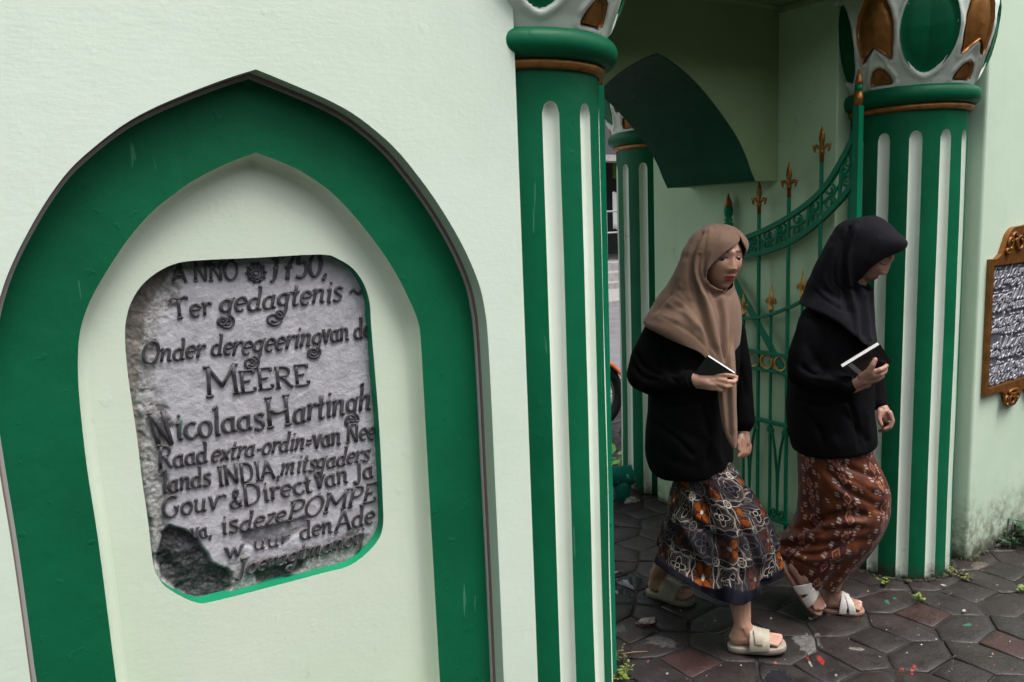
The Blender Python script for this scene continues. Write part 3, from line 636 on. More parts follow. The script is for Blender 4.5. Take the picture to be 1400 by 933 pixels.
# ================================================================== GROUND, PAVING, ROAD
def wet(name, c, c2, red=False):
    m = M(name); p = m.pos(); r = m.rnd(); s = m.sep(p)
    n1 = m.noise(p, 9, 6, .65); n2 = m.noise(p, 70, 5, .7); n3 = m.noise(p, 260, 2, .6)
    col = m.mix(m.ss(n1, .3, .72), c, c2)
    col = m.mix(r*.55, col, (.030, .019, .018) if not red else (.050, .020, .016))
    col = m.mix(m.ss(n2, .55, .8)*.5, col, (.06, .054, .053))
    col = m.mix(m.ss(m.noise(p, 17, 5, .75), .60, .72)*.38, col, (.085, .078, .075))
    wn = (m.noise(p, 26, 5, .7)-.5)
    def splat(px, py, rx, ry, cc, am, rot=0.0, k=1.0, f=26):
        nonlocal col
        g = gnd(px, py); dx = s[0]-float(g[0]); dy = s[1]-float(g[1]); cs, sn = math.cos(rot), math.sin(rot)
        a = (dx*cs+dy*sn)/rx; b = (dy*cs-dx*sn)/ry
        d = m.math('SQRT', a*a+b*b)+(m.noise(p, f, 5, .75)-.5)*3.2*k
        mk_ = m.ss(d, 1.0, .82)*am; col = m.mix(mk_*m.math('ADD', .45, m.ss(m.noise(p, 95, 4, .7), .42, .56)*.55), col, tuple(v_*.72 for v_ in cc)); return mk_
    splat(1105, 879, .075, .05, (.26, .245, .235), .75, .6, f=18); splat(903, 877, .04, .07, (.27, .25, .23), .75, .4, f=30)
    splat(1170, 888, .03, .012, (.30, .28, .25), .8, -.8); splat(1130, 780, .06, .03, (.22, .2, .18), .5, -.5)
    splat(1340, 773, .06, .03, (.24, .19, .13), .5, .3)
    splat(1122, 903, .030, .010, (.5, .03, .025), .85, .95, .9, 75); splat(1104, 900.5, .026, .0045, (.5, .04, .03), .8, .95, .8, 90); splat(1108, 908, .02, .004, (.5, .5, .48), .8, .9, .9, 90)
    splat(1233, 915, .012, .007, (.55, .05, .03), .95); splat(1250, 912, .02, .007, (.5, .04, .03), .9, .5); splat(1247, 918.5, .02, .005, (.6, .05, .04), .95, .5)
    splat(1213, 823, .022, .008, (.02, .26, .17), .9, .8, .8, 50); splat(1224, 818, .010, .009, (.02, .28, .18), .95)
    splat(1323, 855, .02, .008, (.02, .28, .12), .95, -.3, .8, 60); splat(1060, 905, .008, .008, (.5, .12, .04), .8)
    splat(886, 905, .012, .004, (.45, .12, .10), .8, .5); splat(848, 860, .03, .02, (.16, .15, .15), .6)
    for (px, py, rr_) in [(1260, 882, .006), (1256, 868, .004), (1280, 873, .005), (1381, 877, .004), (1013, 911, .005), (985, 911, .005), (1143, 923, .007), (1054, 846, .008), (1303, 905, .003), (1240, 893, .006), (978, 848, .005), (1300, 811, .004), (1335, 820, .003), (1212, 861, .004), (940, 926, .006), (912, 921, .008)]:
        splat(px, py, rr_, rr_*.6, (.6, .58, .56), .95, .4, .4, 60)
    vv = m.vor(p, 42); gate = m.ss(m.noise(p, 5, 3), .5, .62); col = m.mix(m.ss(vv, .075, .05)*gate*.8, col, (.33, .31, .3))
    vr = m.vor(m.scale(p, (1, 1.01, 1)), 13); col = m.mix(m.ss(vr, .045, .03)*.7, col, (.40, .06, .045))
    gp = gnd(853, 797); dx = (s[0]-float(gp[0]))/.10; dy = (s[1]-float(gp[1]))/.16
    pd = m.math('SQRT', dx*dx+dy*dy)+wn*1.6; pud = m.ss(pd, 1.1, .85)
    gp = gnd(1055, 931); dx = (s[0]-float(gp[0]))/.10; dy = (s[1]-float(gp[1]))/.05
    pud = m.math('MAXIMUM', pud, m.ss(m.math('SQRT', dx*dx+dy*dy)+wn*1.8, 1.0, .9))
    moss = m.ss(m.noise(p, 4.0, 5, .7), .62, .75); col = m.mix(moss*.25, col, (.05, .055, .025))
    ro = m.math('ADD', .26, m.ss(n1, .3, .75)*.30); ro = m.math('ADD', ro, n2*.14)
    col = m.mix(pud*.6, col, (.02, .021, .026)); ro = m.math('MULTIPLY', ro, 1.0-pud*.93)
    h = n2*.6*(1.0-pud)+n1*.8*(1.0-pud)+n3*.14*(1.0-pud)+m.ss(m.vor(p, 55, 0), .25, .0)*-.15
    return m.set(col, ro, nrm=m.bump(h, .75, .006), spec=.42)
PAV = wet('wet_dark_paver', (.0125, .0108, .0104), (.025, .021, .0195)); PAVR = wet('wet_red_paver', (.028, .014, .0125), (.040, .018, .0155), True)
m = M('joint_dirt'); p = m.pos(); DIRT = m.set(m.mix(m.ss(m.noise(p, 25, 5, .7), .4, .7), (.009, .008, .007), (.030, .026, .018)), .85, nrm=m.bump(m.noise(p, 120, 4), .8, .006))
m = M('wet_asphalt'); p = m.pos(); ASPH = m.set(m.mix(m.ss(m.noise(p, 2, 6, .7), .35, .7), (.13, .125, .135), (.19, .18, .19)), .45, nrm=m.bump(m.noise(p, 90, 4), .5, .006))
m = M('pale_kerb_concrete'); p = m.pos(); CONC = m.set(m.mix(m.ss(m.noise(p, 6, 6, .7), .35, .7), (.20, .19, .185), (.30, .285, .28)), .7, nrm=m.bump(m.noise(p, 40, 4), .5, .006))

setp(mk('ground', [(-150, -150, -.06), (150, -150, -.06), (150, 150, -.06), (-150, 150, -.06)], [(0, 1, 2, 3)], DIRT, smooth=False), kind='structure')
nxg = 90; gv = []; gxs = np.linspace(-1.2, 8.0, nxg); gys = np.linspace(-2.5, 5.2, nxg)
gv = [(x, y, -.006+.003*noise.noise(Vector((x*7, y*7, 0)))) for y in gys for x in gxs]
pavement = setp(mk('pavement', gv, [(j*nxg+i, j*nxg+i+1, (j+1)*nxg+i+1, (j+1)*nxg+i) for j in range(nxg-1) for i in range(nxg-1)], DIRT), kind='structure')
ta = R_(1.3)
ea = np.array([.3185*math.cos(ta-R_(3.2)), .3185*math.sin(ta-R_(3.2))]); eb = np.array([-.012, .3045]); s_ = .5
O0 = np.array([2.900, 1.447])
Minv = np.linalg.inv(np.stack([ea, eb], 1))
jr = random.Random(11); jc = {}
def vtx(i, j, kind):       # lattice vertex with a fixed random shift
    k = (i, j, kind)
    if k not in jc:
        a, b = {'ll': (0, 0), 'lr': (s_, 0), 'ul': (0, s_), 'ur': (s_, s_), 'c': (-.25, -.25)}[kind]
        q = O0+ea*(i+a)+eb*(j+b); jc[k] = q+np.array([jr.uniform(-.011, .011), jr.uniform(-.011, .011)])
    return jc[k]
tiles = []
for i in range(-14, 16):
    for j in range(-13, 13):
        tiles.append(('sq', [vtx(i, j, 'll'), vtx(i, j, 'lr'), vtx(i, j, 'ur'), vtx(i, j, 'ul')], (i, j)))
        # hexagon right of the square, and hexagon above the square
        tiles.append(('hv', [vtx(i, j, 'lr'), vtx(i+1, j, 'c'), vtx(i+1, j, 'll'), vtx(i+1, j, 'ul'), vtx(i+1, j+1, 'c'), vtx(i, j, 'ur')], (i, j)))
        tiles.append(('hh', [vtx(i, j, 'ul'), vtx(i, j, 'ur'), vtx(i+1, j+1, 'c'), vtx(i, j+1, 'lr'), vtx(i, j+1, 'll'), vtx(i, j+1, 'c')], (i, j)))
def stone_mesh(poly, ht):
    P = np.array(poly); c = P.mean(0); n = len(P)
    def inset(P, d):
        out = []
        for k in range(n):
            a = P[k-1]-P[k]; b = P[(k+1) % n]-P[k]; a /= np.linalg.norm(a); b /= np.linalg.norm(b); bi = a+b; L = np.linalg.norm(bi)
            sn = max(.3, math.sqrt(max(0, (1-a@b)/2))); out.append(P[k]+(bi/L if L > 1e-3 else (c-P[k])/np.linalg.norm(c-P[k]))*d/sn)
        return np.array(out)
    def dens(P): return np.array([P[k]*(1-t)+P[(k+1) % n]*t for k in range(n) for t in (0, .5)])
    gp = jr.uniform(.0022, .0052)
    rings = [(gp, -.03), (gp+.0005, -.006), (gp+.0022, -.0022), (gp+.0055, -.0006), (gp+.03, .0006)]
    tx, ty = jr.uniform(-.03, .03), jr.uniform(-.03, .03); V = []
    nn = 2*n; jt = np.array([[jr.uniform(-.003, .003), jr.uniform(-.003, .003)] for _ in range(nn)])
    for d, z in rings:
        Q = dens(inset(P, d))+jt
        V += [(q[0], q[1], z+ht+(q[0]-c[0])*tx+(q[1]-c[1])*ty) for q in Q]
    V.append((c[0], c[1], ht+.0008)); k = len(rings)
    F = [(a*nn+b, a*nn+(b+1) % nn, (a+1)*nn+(b+1) % nn, (a+1)*nn+b) for a in range(k-1) for b in range(nn)]+[((k-1)*nn+b, (k-1)*nn+(b+1) % nn, len(V)-1) for b in range(nn)]
    return V, F
cand = []
for kd, poly, ij in tiles:
    c = np.mean(poly, 0)
    if not (-1.0 < c[0] < 7.4 and -2.2 < c[1] < 4.75): continue
    inwall = (c[1] > 1.74 and c[1] < 3.46 and (c[0] < 1.52 or c[0] > 3.2)) 
    if inwall: continue
    px = projn(np.array([[c[0], c[1], 0]]))[0]; f = (np.array([c[0], c[1], 0])-CP)@FW
    vis = f > .4 and 790 < px[0] < 1460 and 560 < px[1] < 990
    cand.append((0 if vis else 1, f, kd, poly, ij))
cand.sort(key=lambda t: (t[0], t[1]))
bulk = G(); bulkr = G(); nst = 0
REDS = {('sq', (0, 0)), ('sq', (0, -1)), ('sq', (-3, 1)), ('sq', (1, 1)), ('hh', (2, 2)), ('sq', (2, -1))}
for q, f, kd, poly, ij in cand:
    ht = jr.uniform(-.002, .002); V, F = stone_mesh(poly, ht); red = (kd, ij) in REDS or (kd == 'sq' and jr.random() < .1)
    if q == 0 and nst < 292:
        mk('paving_stone', V, F, PAVR if red else PAV, pavement); nst += 1
    else: (bulkr if red else bulk).add(V, F)
setp(bulk.build('paving_stones', PAV, pavement), kind='stuff')
if bulkr.V: setp(bulkr.build('paving_stones', PAVR, pavement), kind='stuff')
road = setp(mk('road', [(-60, 5.9, -.03), (80, 5.9, -.03), (80, 11.2, -.03), (-60, 11.2, -.03)], [(0, 1, 2, 3)], ASPH, smooth=False), kind='structure')
g = G().box((-60, 4.95, -.06), (80, 5.85, .0)).box((-60, 11.2, -.06), (80, 13.2, .09)); setp(bevel(g.build('far_footpath', CONC, None, False), .01), kind='structure')
setp(G().box((-60, 5.76, -.06), (80, 5.9, .012)).build('road_edge_kerb', CONC, None, False), kind='structure')

# added, unseen: a long dark hall behind the camera that blocks the low sky
hall = empty('sky_blocker_hall', (1.5, -7.5, 0), 'added dark green two storey hall behind the viewer, blocking low sky to shade the gateway', 'building')
g = G().box((-14, -12, -.06), (18, -7.5, 5.6)).box((10.5, -7.5, -.06), (18, 1.6, 4.6)).box((-14, -7.5, -.06), (-7, 1.6, 4.6)); HW = plaster('sky_blocker_paint', (.075, .10, .075), (.055, .08, .055)); flat(g.build('wall', HW, hall))
flat(G().add([(-14.6, -6.6, 5.5), (18.6, -6.6, 5.5), (18.6, -9.8, 7.4), (-14.6, -9.8, 7.4), (18.6, -13, 5.5), (-14.6, -13, 5.5)], [(0, 1, 2, 3), (3, 2, 4, 5), (0, 3, 5), (1, 4, 2), (0, 5, 4, 1)]).build('roof', M('dark_roof_tile').set((.10, .05, .035), .8), hall))
for k in range(8):
    x = -12+k*3.9; wf = G().box((x, -7.5, .9), (x+1.5, -7.44, 2.6)).build('window_frame', GREENG, hall, False); G().box((x+.1, -7.43, 1.0), (x+1.4, -7.425, 2.5)).build('pane', M('dark_glass').set((.01, .012, .012), .1), wf, False)
    wf = G().box((x, -7.5, 3.6), (x+1.5, -7.44, 4.9)).build('window_frame', GREENG, hall, False); G().box((x+.1, -7.43, 3.7), (x+1.4, -7.425, 4.8)).build('pane', M('dark_glass').set((.01, .012, .012), .1), wf, False)

# ================================================================== STREET SEEN THROUGH THE GAP
shop = empty('shop_front', (15, 13.5, 0), 'dark open shop front across the street with pale steps', 'shop')
DK = M('dark_interior').set((.018, .018, .02), .8); m = M('old_shop_wall'); p = m.pos(); SHW = m.set(m.mix(m.ss(m.noise(p, 1.5, 5), .4, .65), (.05, .048, .048), (.09, .085, .08)), .8)
g = G().box((2, 17.6, 0), (34, 18, 7)).box((2, 14.6, 3.55), (34, 17.6, 3.75)); flat(g.build('back_wall', DK, shop))
g = G().box((2, 14.5, 3.1), (34, 14.7, 7.0)); flat(g.build('upper_wall', SHW, shop))
g = G().box((2, 14.1, 2.95), (34, 14.55, 3.09)); flat(g.build('pale_beam', CONC, shop))
for k, x in enumerate(range(4, 34, 5)): flat(G().box((x-.15, 14.55, 0.02), (x+.15, 14.85, 3.1)).build('pillar', SHW, shop))
for k in range(3): flat(bevel(G().box((2, 13.2+.38*k, .03), (34, 17.7, .22+.2*k)).build('step', CONC, shop), .01))
g = G(); zr_ = .65
for z in (1.05, 1.55): g.tube([(10, 14.35, zr_+z-.4), (20, 14.35, zr_+z-.4)], .022, 8)
for x in np.arange(10, 20.1, .55): g.tube([(x, 14.35, zr_-.02), (x, 14.35, zr_+1.15)], .018, 8)
rl = g.build('railing', M('pale_metal').set((.25, .25, .25), .4), None); rl.name = 'railing'; setp(rl, 'pale metal railing on top of the shop steps across the street', 'railing')
c = projn
def pt_on(px, py, Y): return onY(px, py, Y)
a = pt_on(842, 226, 15.0); o = G().box((a[0]-.08, 15.0, a[2]-.32), (a[0]+.06, 15.04, a[2]+.1)).build('hanging_cloth', M('bright_green_cloth').set((.06, .16, .02), .7), None, False)
setp(o, 'bright green cloth hanging in the dark shop across the street', 'cloth')
b = pt_on(846, 290, 14.8); g = G(); 
V = [(b[0]-.2+.4*i/6, 14.8+.04*math.sin(i*1.9), b[2]-.42+.9*j/6+.03*math.sin(i*2)) for j in range(7) for i in range(7)]
o = mk('draped_cloth', V, [(j*7+i, j*7+i+1, j*7+i+8, j*7+i+7) for j in range(6) for i in range(6)], M('white_cloth').set((.6, .6, .58), .8)); o.modifiers.new('thick', 'SOLIDIFY').thickness = .01
setp(o, 'pale cloth draped over the railing of the shop', 'cloth')
# motorcycle parked on the road edge; only its front wheel shows in the gap
mc = gnd(805, 592); MD = np.array([.93, -.36, 0]); MD /= np.linalg.norm(MD); MD = -MD*-1
# front direction points to image right
fd = np.array([math.cos(YAW), -math.sin(YAW), 0]); fd = fd*.97+np.array([math.sin(YAW), math.cos(YAW), 0])*.24; fd /= np.linalg.norm(fd); sdv = np.array([-fd[1], fd[0], 0]); up = np.array([0, 0, 1.])
bike = empty('motorcycle', tuple(mc), 'orange motorcycle parked at the roadside, only its front wheel in view', 'motorcycle')
BLK = M('black_rubber').set((.012, .012, .013), .6); CHR = M('chrome_rim').set((.55, .55, .56), .22, 1.0); ORG = M('orange_bike_paint').set((.75, .11, .02), .25); GRY = M('dark_grey_plastic').set((.03, .03, .032), .45)
def wheel(c):
    g = G(); pts = [c+fd*.245*math.cos(a)+up*.245*math.sin(a) for a in np.linspace(0, 2*math.pi, 41)]; g.tube(pts, .04, 10, False, ref=sdv); t = g.build('tyre', BLK, bike)
    g = G(); pts = [c+fd*.205*math.cos(a)+up*.205*math.sin(a) for a in np.linspace(0, 2*math.pi, 41)]; g.tube(pts, .014, 8, False, ref=sdv)
    g.cone(c-sdv*.05, .03, c+sdv*.05, .03, 12)
    for k in range(28):
        a = 2*math.pi*k/28; sd_ = sdv*(.035 if k % 2 else -.035); g.tube([c+sd_+(fd*math.cos(a+.35)+up*math.sin(a+.35))*.03, c+(fd*math.cos(a)+up*math.sin(a))*.2], .0025, 5)
    g.build('spoked_rim', CHR, bike)
wc = mc+up*.285; wheel(wc); wr = wc-fd*1.24; wheel(wr)
g = G(); ring = []
for a in np.linspace(R_(28), R_(150), 16):
    for s in np.linspace(-1, 1, 7): ring.append(wc+(fd*math.cos(a)+up*math.sin(a))*(.315-.03*s*s)+sdv*.055*s)
g.add(ring, [(i*7+j, i*7+j+1, i*7+j+8, i*7+j+7) for i in range(15) for j in range(6)]); o = g.build('front_fender', ORG, bike); o.modifiers.new('t', 'SOLIDIFY').thickness = .004
g = G()
for s in (-1, 1): g.tube([wc+sdv*.07*s, wc-fd*.24+up*.55+sdv*.07*s], .018, 8)
g.tube([wc-fd*.27+up*.68-sdv*.33, wc-fd*.25+up*.66, wc-fd*.27+up*.68+sdv*.33], .013, 8); g.build('front_fork', CHR, bike)
g = G(); g.cone(wc-fd*.27+up*.42, .1, wc-fd*.75+up*.34, .12, 16); g.cone(wc-fd*.24+up*.55, .11, wc-fd*.28+up*.40, .09, 16); g.build('body_shell', ORG, bike)
g = G(); g.cone(wc-fd*.62+up*.47, .09, wc-fd*1.35+up*.52, .08, 16); g.build('seat', BLK, bike)
g = G(); g.cone(wc-fd*.55+up*.02, .12, wc-fd*.85+up*.05, .13, 14); g.tube([wc-fd*.6-up*.08-sdv*.12, wr-sdv*.12+up*.02], .03, 8); g.build('engine', GRY, bike)
g = G(); g.cone(wc-fd*.16+up*.56, .065, wc-fd*.13+up*.555, .06, 16); g.build('headlight', CHR, bike)

# ================================================================== TEAL PIPE STUB AND DEBRIS BY THE FAR COLUMN
pb = gnd(851, 682); r = .045
pv = np.array([math.cos(YAW), -math.sin(YAW), 0])
g = G(); g.tube([pb+[0, 0, -.02], pb+[0, 0, .06], pb+[0, 0, .115]], [.046, .046, .05], 24); pt = g.build('upright', TEAL, None)
pe = empty('pipe_barrier', tuple(pb), 'short teal painted pipe barrier at the foot of the distant column', 'pipe'); adopt(pt, pe)
g = G(); g.tube([pb+[0, 0, .13]+pv*.066+np.array([0, 0, .012]), pb+[0, 0, .13]+pv*.06+np.array([0, 0, .011]), pb+[0, 0, .12]-pv*.6-np.array([0, 0, .02])], [.046, .056, .056], 24); g.build('rail', TEAL, pe)
def blob(name, c, r, sq, mat, label, cat, seed=0, amp=.35, group=None):
    bm = bmesh.new(); bmesh.ops.create_icosphere(bm, subdivisions=3, radius=1)
    V = []
    for v in bm.verts:
        n = noise.noise(v.co*1.3+Vector((seed, seed*2, 0)))*amp*1.6+noise.noise(v.co*3.5+Vector((seed, 0, 0)))*amp*.5; q = v.co*(1+n); V.append((c[0]+q.x*r*sq[0], c[1]+q.y*r*sq[1], max(c[2]-.004, c[2]+q.z*r*sq[2]+r*sq[2]*.45)))
    F = [tuple(v.index for v in f.verts) for f in bm.faces]; bm.free(); o = mk(name, V, F, mat); return setp(o, label, cat, group)
m = M('broken_mortar'); p = m.pos(); MORT = m.set(m.mix(m.ss(m.noise(p, 60, 5, .7), .4, .6), (.10, .09, .08), (.42, .38, .35)), .8, nrm=m.bump(m.noise(p, 90, 4), .8, .006))
m = M('pale_flaky_rubble'); p = m.pos(); z_ = m.sep(p)[2]; PALE = m.set(m.mix(m.ss(z_+m.noise(p, 70, 4)*.01, .013, .018), (.16, .05, .03), m.mix(m.ss(m.noise(p, 130, 4, .7), .4, .55), (.09, .08, .07), (.5, .46, .43))), .8, nrm=m.bump(m.noise(p, 90, 4), .9, .006))
blob('mortar_lump', gnd(864, 686), .05, (1, .6, .35), MORT, 'lump of broken mortar beside the teal pipe barrier', 'rubble', 3)
blob('mortar_spill', gnd(868, 672)+np.array([0, 0, .02]), .035, (.6, .6, 1.6), MORT, 'whitish mortar spill climbing the foot of the distant column', 'rubble', 8)
blob('brick_fragment', gnd(883, 853), .034, (1.15, .75, .45), PALE, 'flaky pale and brick red fragment lying near the puddle', 'rubble', 5, .5)
m = M('dry_straw'); STRAW = m.set((.30, .17, .09), .7)
a = gnd(846, 897); b = gnd(885, 893); o = G().tube([a+[0, 0, .006], (a+b)/2+[0, 0, .009], b+[0, 0, .006]], [.0016, .0024, .0012], 6).build('twig', STRAW); setp(o, 'thin pale twig lying on the paving near the front column', 'twig')
lf = [(938, 856, .9), (1318, 838, .2), (1290, 803, 2.0), (1108, 849, 1.2), (1185, 916, .5), (1353, 857, 1.7)]
m = M('dead_leaf'); DL = m.set(m.mix(m.rnd(), (.30, .25, .2), (.42, .34, .33)), .7)
g0 = None
for i, (x, y, a) in enumerate(lf[1:4]):
    c = gnd(x, y)+np.array([0, 0, .006]); V = []; 
    for u in np.linspace(-1, 1, 7):
        for v in (-1, 0, 1):
            w_ = .006*(1-u*u)+.0006; q = np.array([math.cos(a)*u*.012-math.sin(a)*v*w_, math.sin(a)*u*.012+math.cos(a)*v*w_, abs(v)*.003+.002*u*u]); V.append(c+q)
    o = mk('fallen_petal', V, [(k*3+j, k*3+j+1, k*3+j+4, k*3+j+3) for k in range(6) for j in range(2)], DL); setp(o, ['pinkish petal at the right corner of the red square paver', 'small pale petal by the weeds at the striped column foot', 'tiny pale petal on the paving between the two women'][i], 'petal')

g = G(); rg = random.Random(21)
for k in range(900):
    if k % 3: i, j = rg.randint(-5, 8), rg.randint(-8, 8); q = O0+ea*(i+rg.choice([0, .5]))+eb*(j+rg.random()) if rg.random() < .5 else O0+ea*(i+rg.random())+eb*(j+rg.choice([0, .5]))
    else: q = np.array([rg.uniform(1.5, 4.6), rg.uniform(.3, 3.4)])
    r0 = rg.uniform(.0010, .0034); g.cone((q[0], q[1], rg.uniform(-.001, .001)), r0, (q[0]+r0*rg.uniform(-1, 1), q[1]+r0*rg.uniform(-1, 1), .001), r0*.8, 5)
m = M('grit'); GRIT = m.set(m.mix(m.ss(m.noise(m.pos(), 60, 2), .4, .6), (.05, .04, .035), (.30, .28, .25)), .8)
setp(flat(g.build('grit', GRIT)), 'fine grit and crumbs scattered over the paving and its joints', 'grit', None, 'stuff')
g = G()
for k in range(70):
    q = np.array([rg.uniform(1.6, 4.8), rg.uniform(.4, 3.2), .002]); a = rg.uniform(0, 6.28); L = rg.uniform(.004, .012); d = np.array([math.cos(a), math.sin(a), .05]); e = np.array([-d[1], d[0], 0])*L*rg.uniform(.2, .4)
    g.add([q-d*L, q+e, q+d*L, q-e, q+[0, 0, .0015]], [(0, 1, 4), (1, 2, 4), (2, 3, 4), (3, 0, 4)])
setp(g.build('leaf_crumbs', STRAW), 'tiny dry leaf crumbs scattered over the paving', 'litter', None, 'stuff')

# weeds
def weed(name, c, n, h, spread, mat, label, lw=.006, seed=0, cat='weed', group=None):
    r = random.Random(seed); g = G()
    for k in range(n):
        a = r.uniform(0, 6.28); rad = spread*math.sqrt(r.random()); b = np.array([c[0]+math.cos(a)*rad*.7, c[1]+math.sin(a)*rad*.7, c[2]]); hh = h*r.uniform(.35, 1); lean = r.uniform(.2, .9)
        d = np.array([math.cos(a), math.sin(a), 0]); tip = b+d*hh*lean+np.array([0, 0, hh]); mid = b+d*hh*lean*.3+np.array([0, 0, hh*.6])
        g.tube([b, mid, tip], [.0011, .0009, .0005], 4)
        for q in range(r.randint(2, 4)):
            t = r.uniform(.4, 1); p0 = b*(1-t)**2+2*mid*t*(1-t)+tip*t*t; aa = r.uniform(0, 6.28); e = np.array([math.cos(aa), math.sin(aa), r.uniform(-.2, .6)]); s = np.cross(e, [0, 0, 1.]); s /= np.linalg.norm(s)+1e-6; L = lw*r.uniform(1.2, 2.6)
            g.add([p0, p0+e*L*.4+s*L*.32+[0, 0, .001], p0+e*L*.8+s*L*.25, p0+e*L, p0+e*L*.8-s*L*.25, p0+e*L*.4-s*L*.32+[0, 0, .001], p0+e*L*.5-[0, 0, .0012]], [(0, 1, 6), (1, 2, 6), (2, 3, 6), (3, 4, 6), (4, 5, 6), (5, 0, 6)])
    o = g.build(name, mat); return setp(o, label, cat, group)
def leafm(name, a, b):
    m = M(name); p = m.pos(); c = m.mix(m.ss(m.noise(p, 80, 3), .35, .65), a, b); return m.set(c, .5, **{'Subsurface Weight': 0.0})
LFA = leafm('fresh_weed_green', (.10, .17, .02), (.22, .27, .05)); LFB = leafm('dry_moss_green', (.07, .085, .022), (.15, .15, .06)); LFC = leafm('bright_leaf_green', (.10, .30, .03), (.18, .42, .05)); LFD = leafm('dark_plant_green', (.008, .035, .012), (.02, .07, .02))
weed('weed', gnd(1211, 800), 7, .035, .012, LFA, 'tiny bright green weed in the joint at the striped column foot', .008, 1)
weed('weed', gnd(1258, 822), 14, .035, .02, LFA, 'yellowish weed tuft at the top corner of the red square paver', .006, 2)
weed('weed', gnd(1292, 783), 40, .035, .055, LFB, 'mossy clump of weeds between the striped column and the wall', .006, 3)
weed('weed', gnd(1315, 790), 16, .02, .05, LFB, 'low creeping weed strand right of the striped column', .006, 4)
weed('weed', gnd(845, 930), 26, .05, .04, LFA, 'grassy weeds at the foot of the nearest column', .007, 5)
weed('weed', gnd(843, 905), 22, .05, .03, LFB, 'dry small weed against the nearest column', .006, 6)
weed('weed', gnd(1135, 803), 10, .03, .02, LFA, 'small weed beneath the hem of the brown skirt', .007, 7)
weed('weed', gnd(1398, 809), 8, .025, .02, LFA, 'small green weed in the paving at the right edge of the photo', .007, 17)
weed('weed', gnd(1400, 738)+np.array([.02, -.06, 0]), 60, .11, .10, LFD, 'dark leafy plant growing against the foot of the right wall', .018, 9, 'plant')
weed('weed', gnd(1378, 745)+np.array([0, .0, 0]), 40, .05, .07, LFD, 'low dark weeds in the angle of the right wall and paving', .008, 10)
weed('weed', gnd(848, 645), 9, .24, .04, LFC, 'bright green seedling beyond the distant column', .035, 12, 'plant')
g = G(); r = random.Random(5)
def mosslump(x, y, s):
    g.cone((x, y, .0), s*r.uniform(.6, 1), (x+r.uniform(-s, s), y+r.uniform(-s, s)*.5, .003), s*r.uniform(.5, .9), 7)
for k in range(90):
    x = XJ+.02+k*.018; mosslump(x, YF-.004+r.uniform(-.01, .006), r.uniform(.006, .018))
for k in range(110):
    a = r.uniform(0, 6.28); mosslump(C2[0]+math.cos(a)*(RS+.012), C2[1]+math.sin(a)*(RS+.012), r.uniform(.006, .016))
for k in range(60): mosslump(3.105+r.uniform(-.01, .004), 2.05+k*.018, r.uniform(.004, .010))
for k in range(20): mosslump(XJ-.004, YF+.02+k*.018, r.uniform(.005, .012))
m = M('moss_and_dirt'); p = m.pos(); setp(g.build('moss_fringe', m.set(m.mix(m.ss(m.noise(p, 30, 4, .7), .42, .6), (.012, .012, .010), (.05, .055, .02)), .9, nrm=m.bump(m.noise(p, 140, 4), 1, .005))), 'dark moss and dirt gathered along the foot of the walls and columns', 'moss', None, 'stuff')

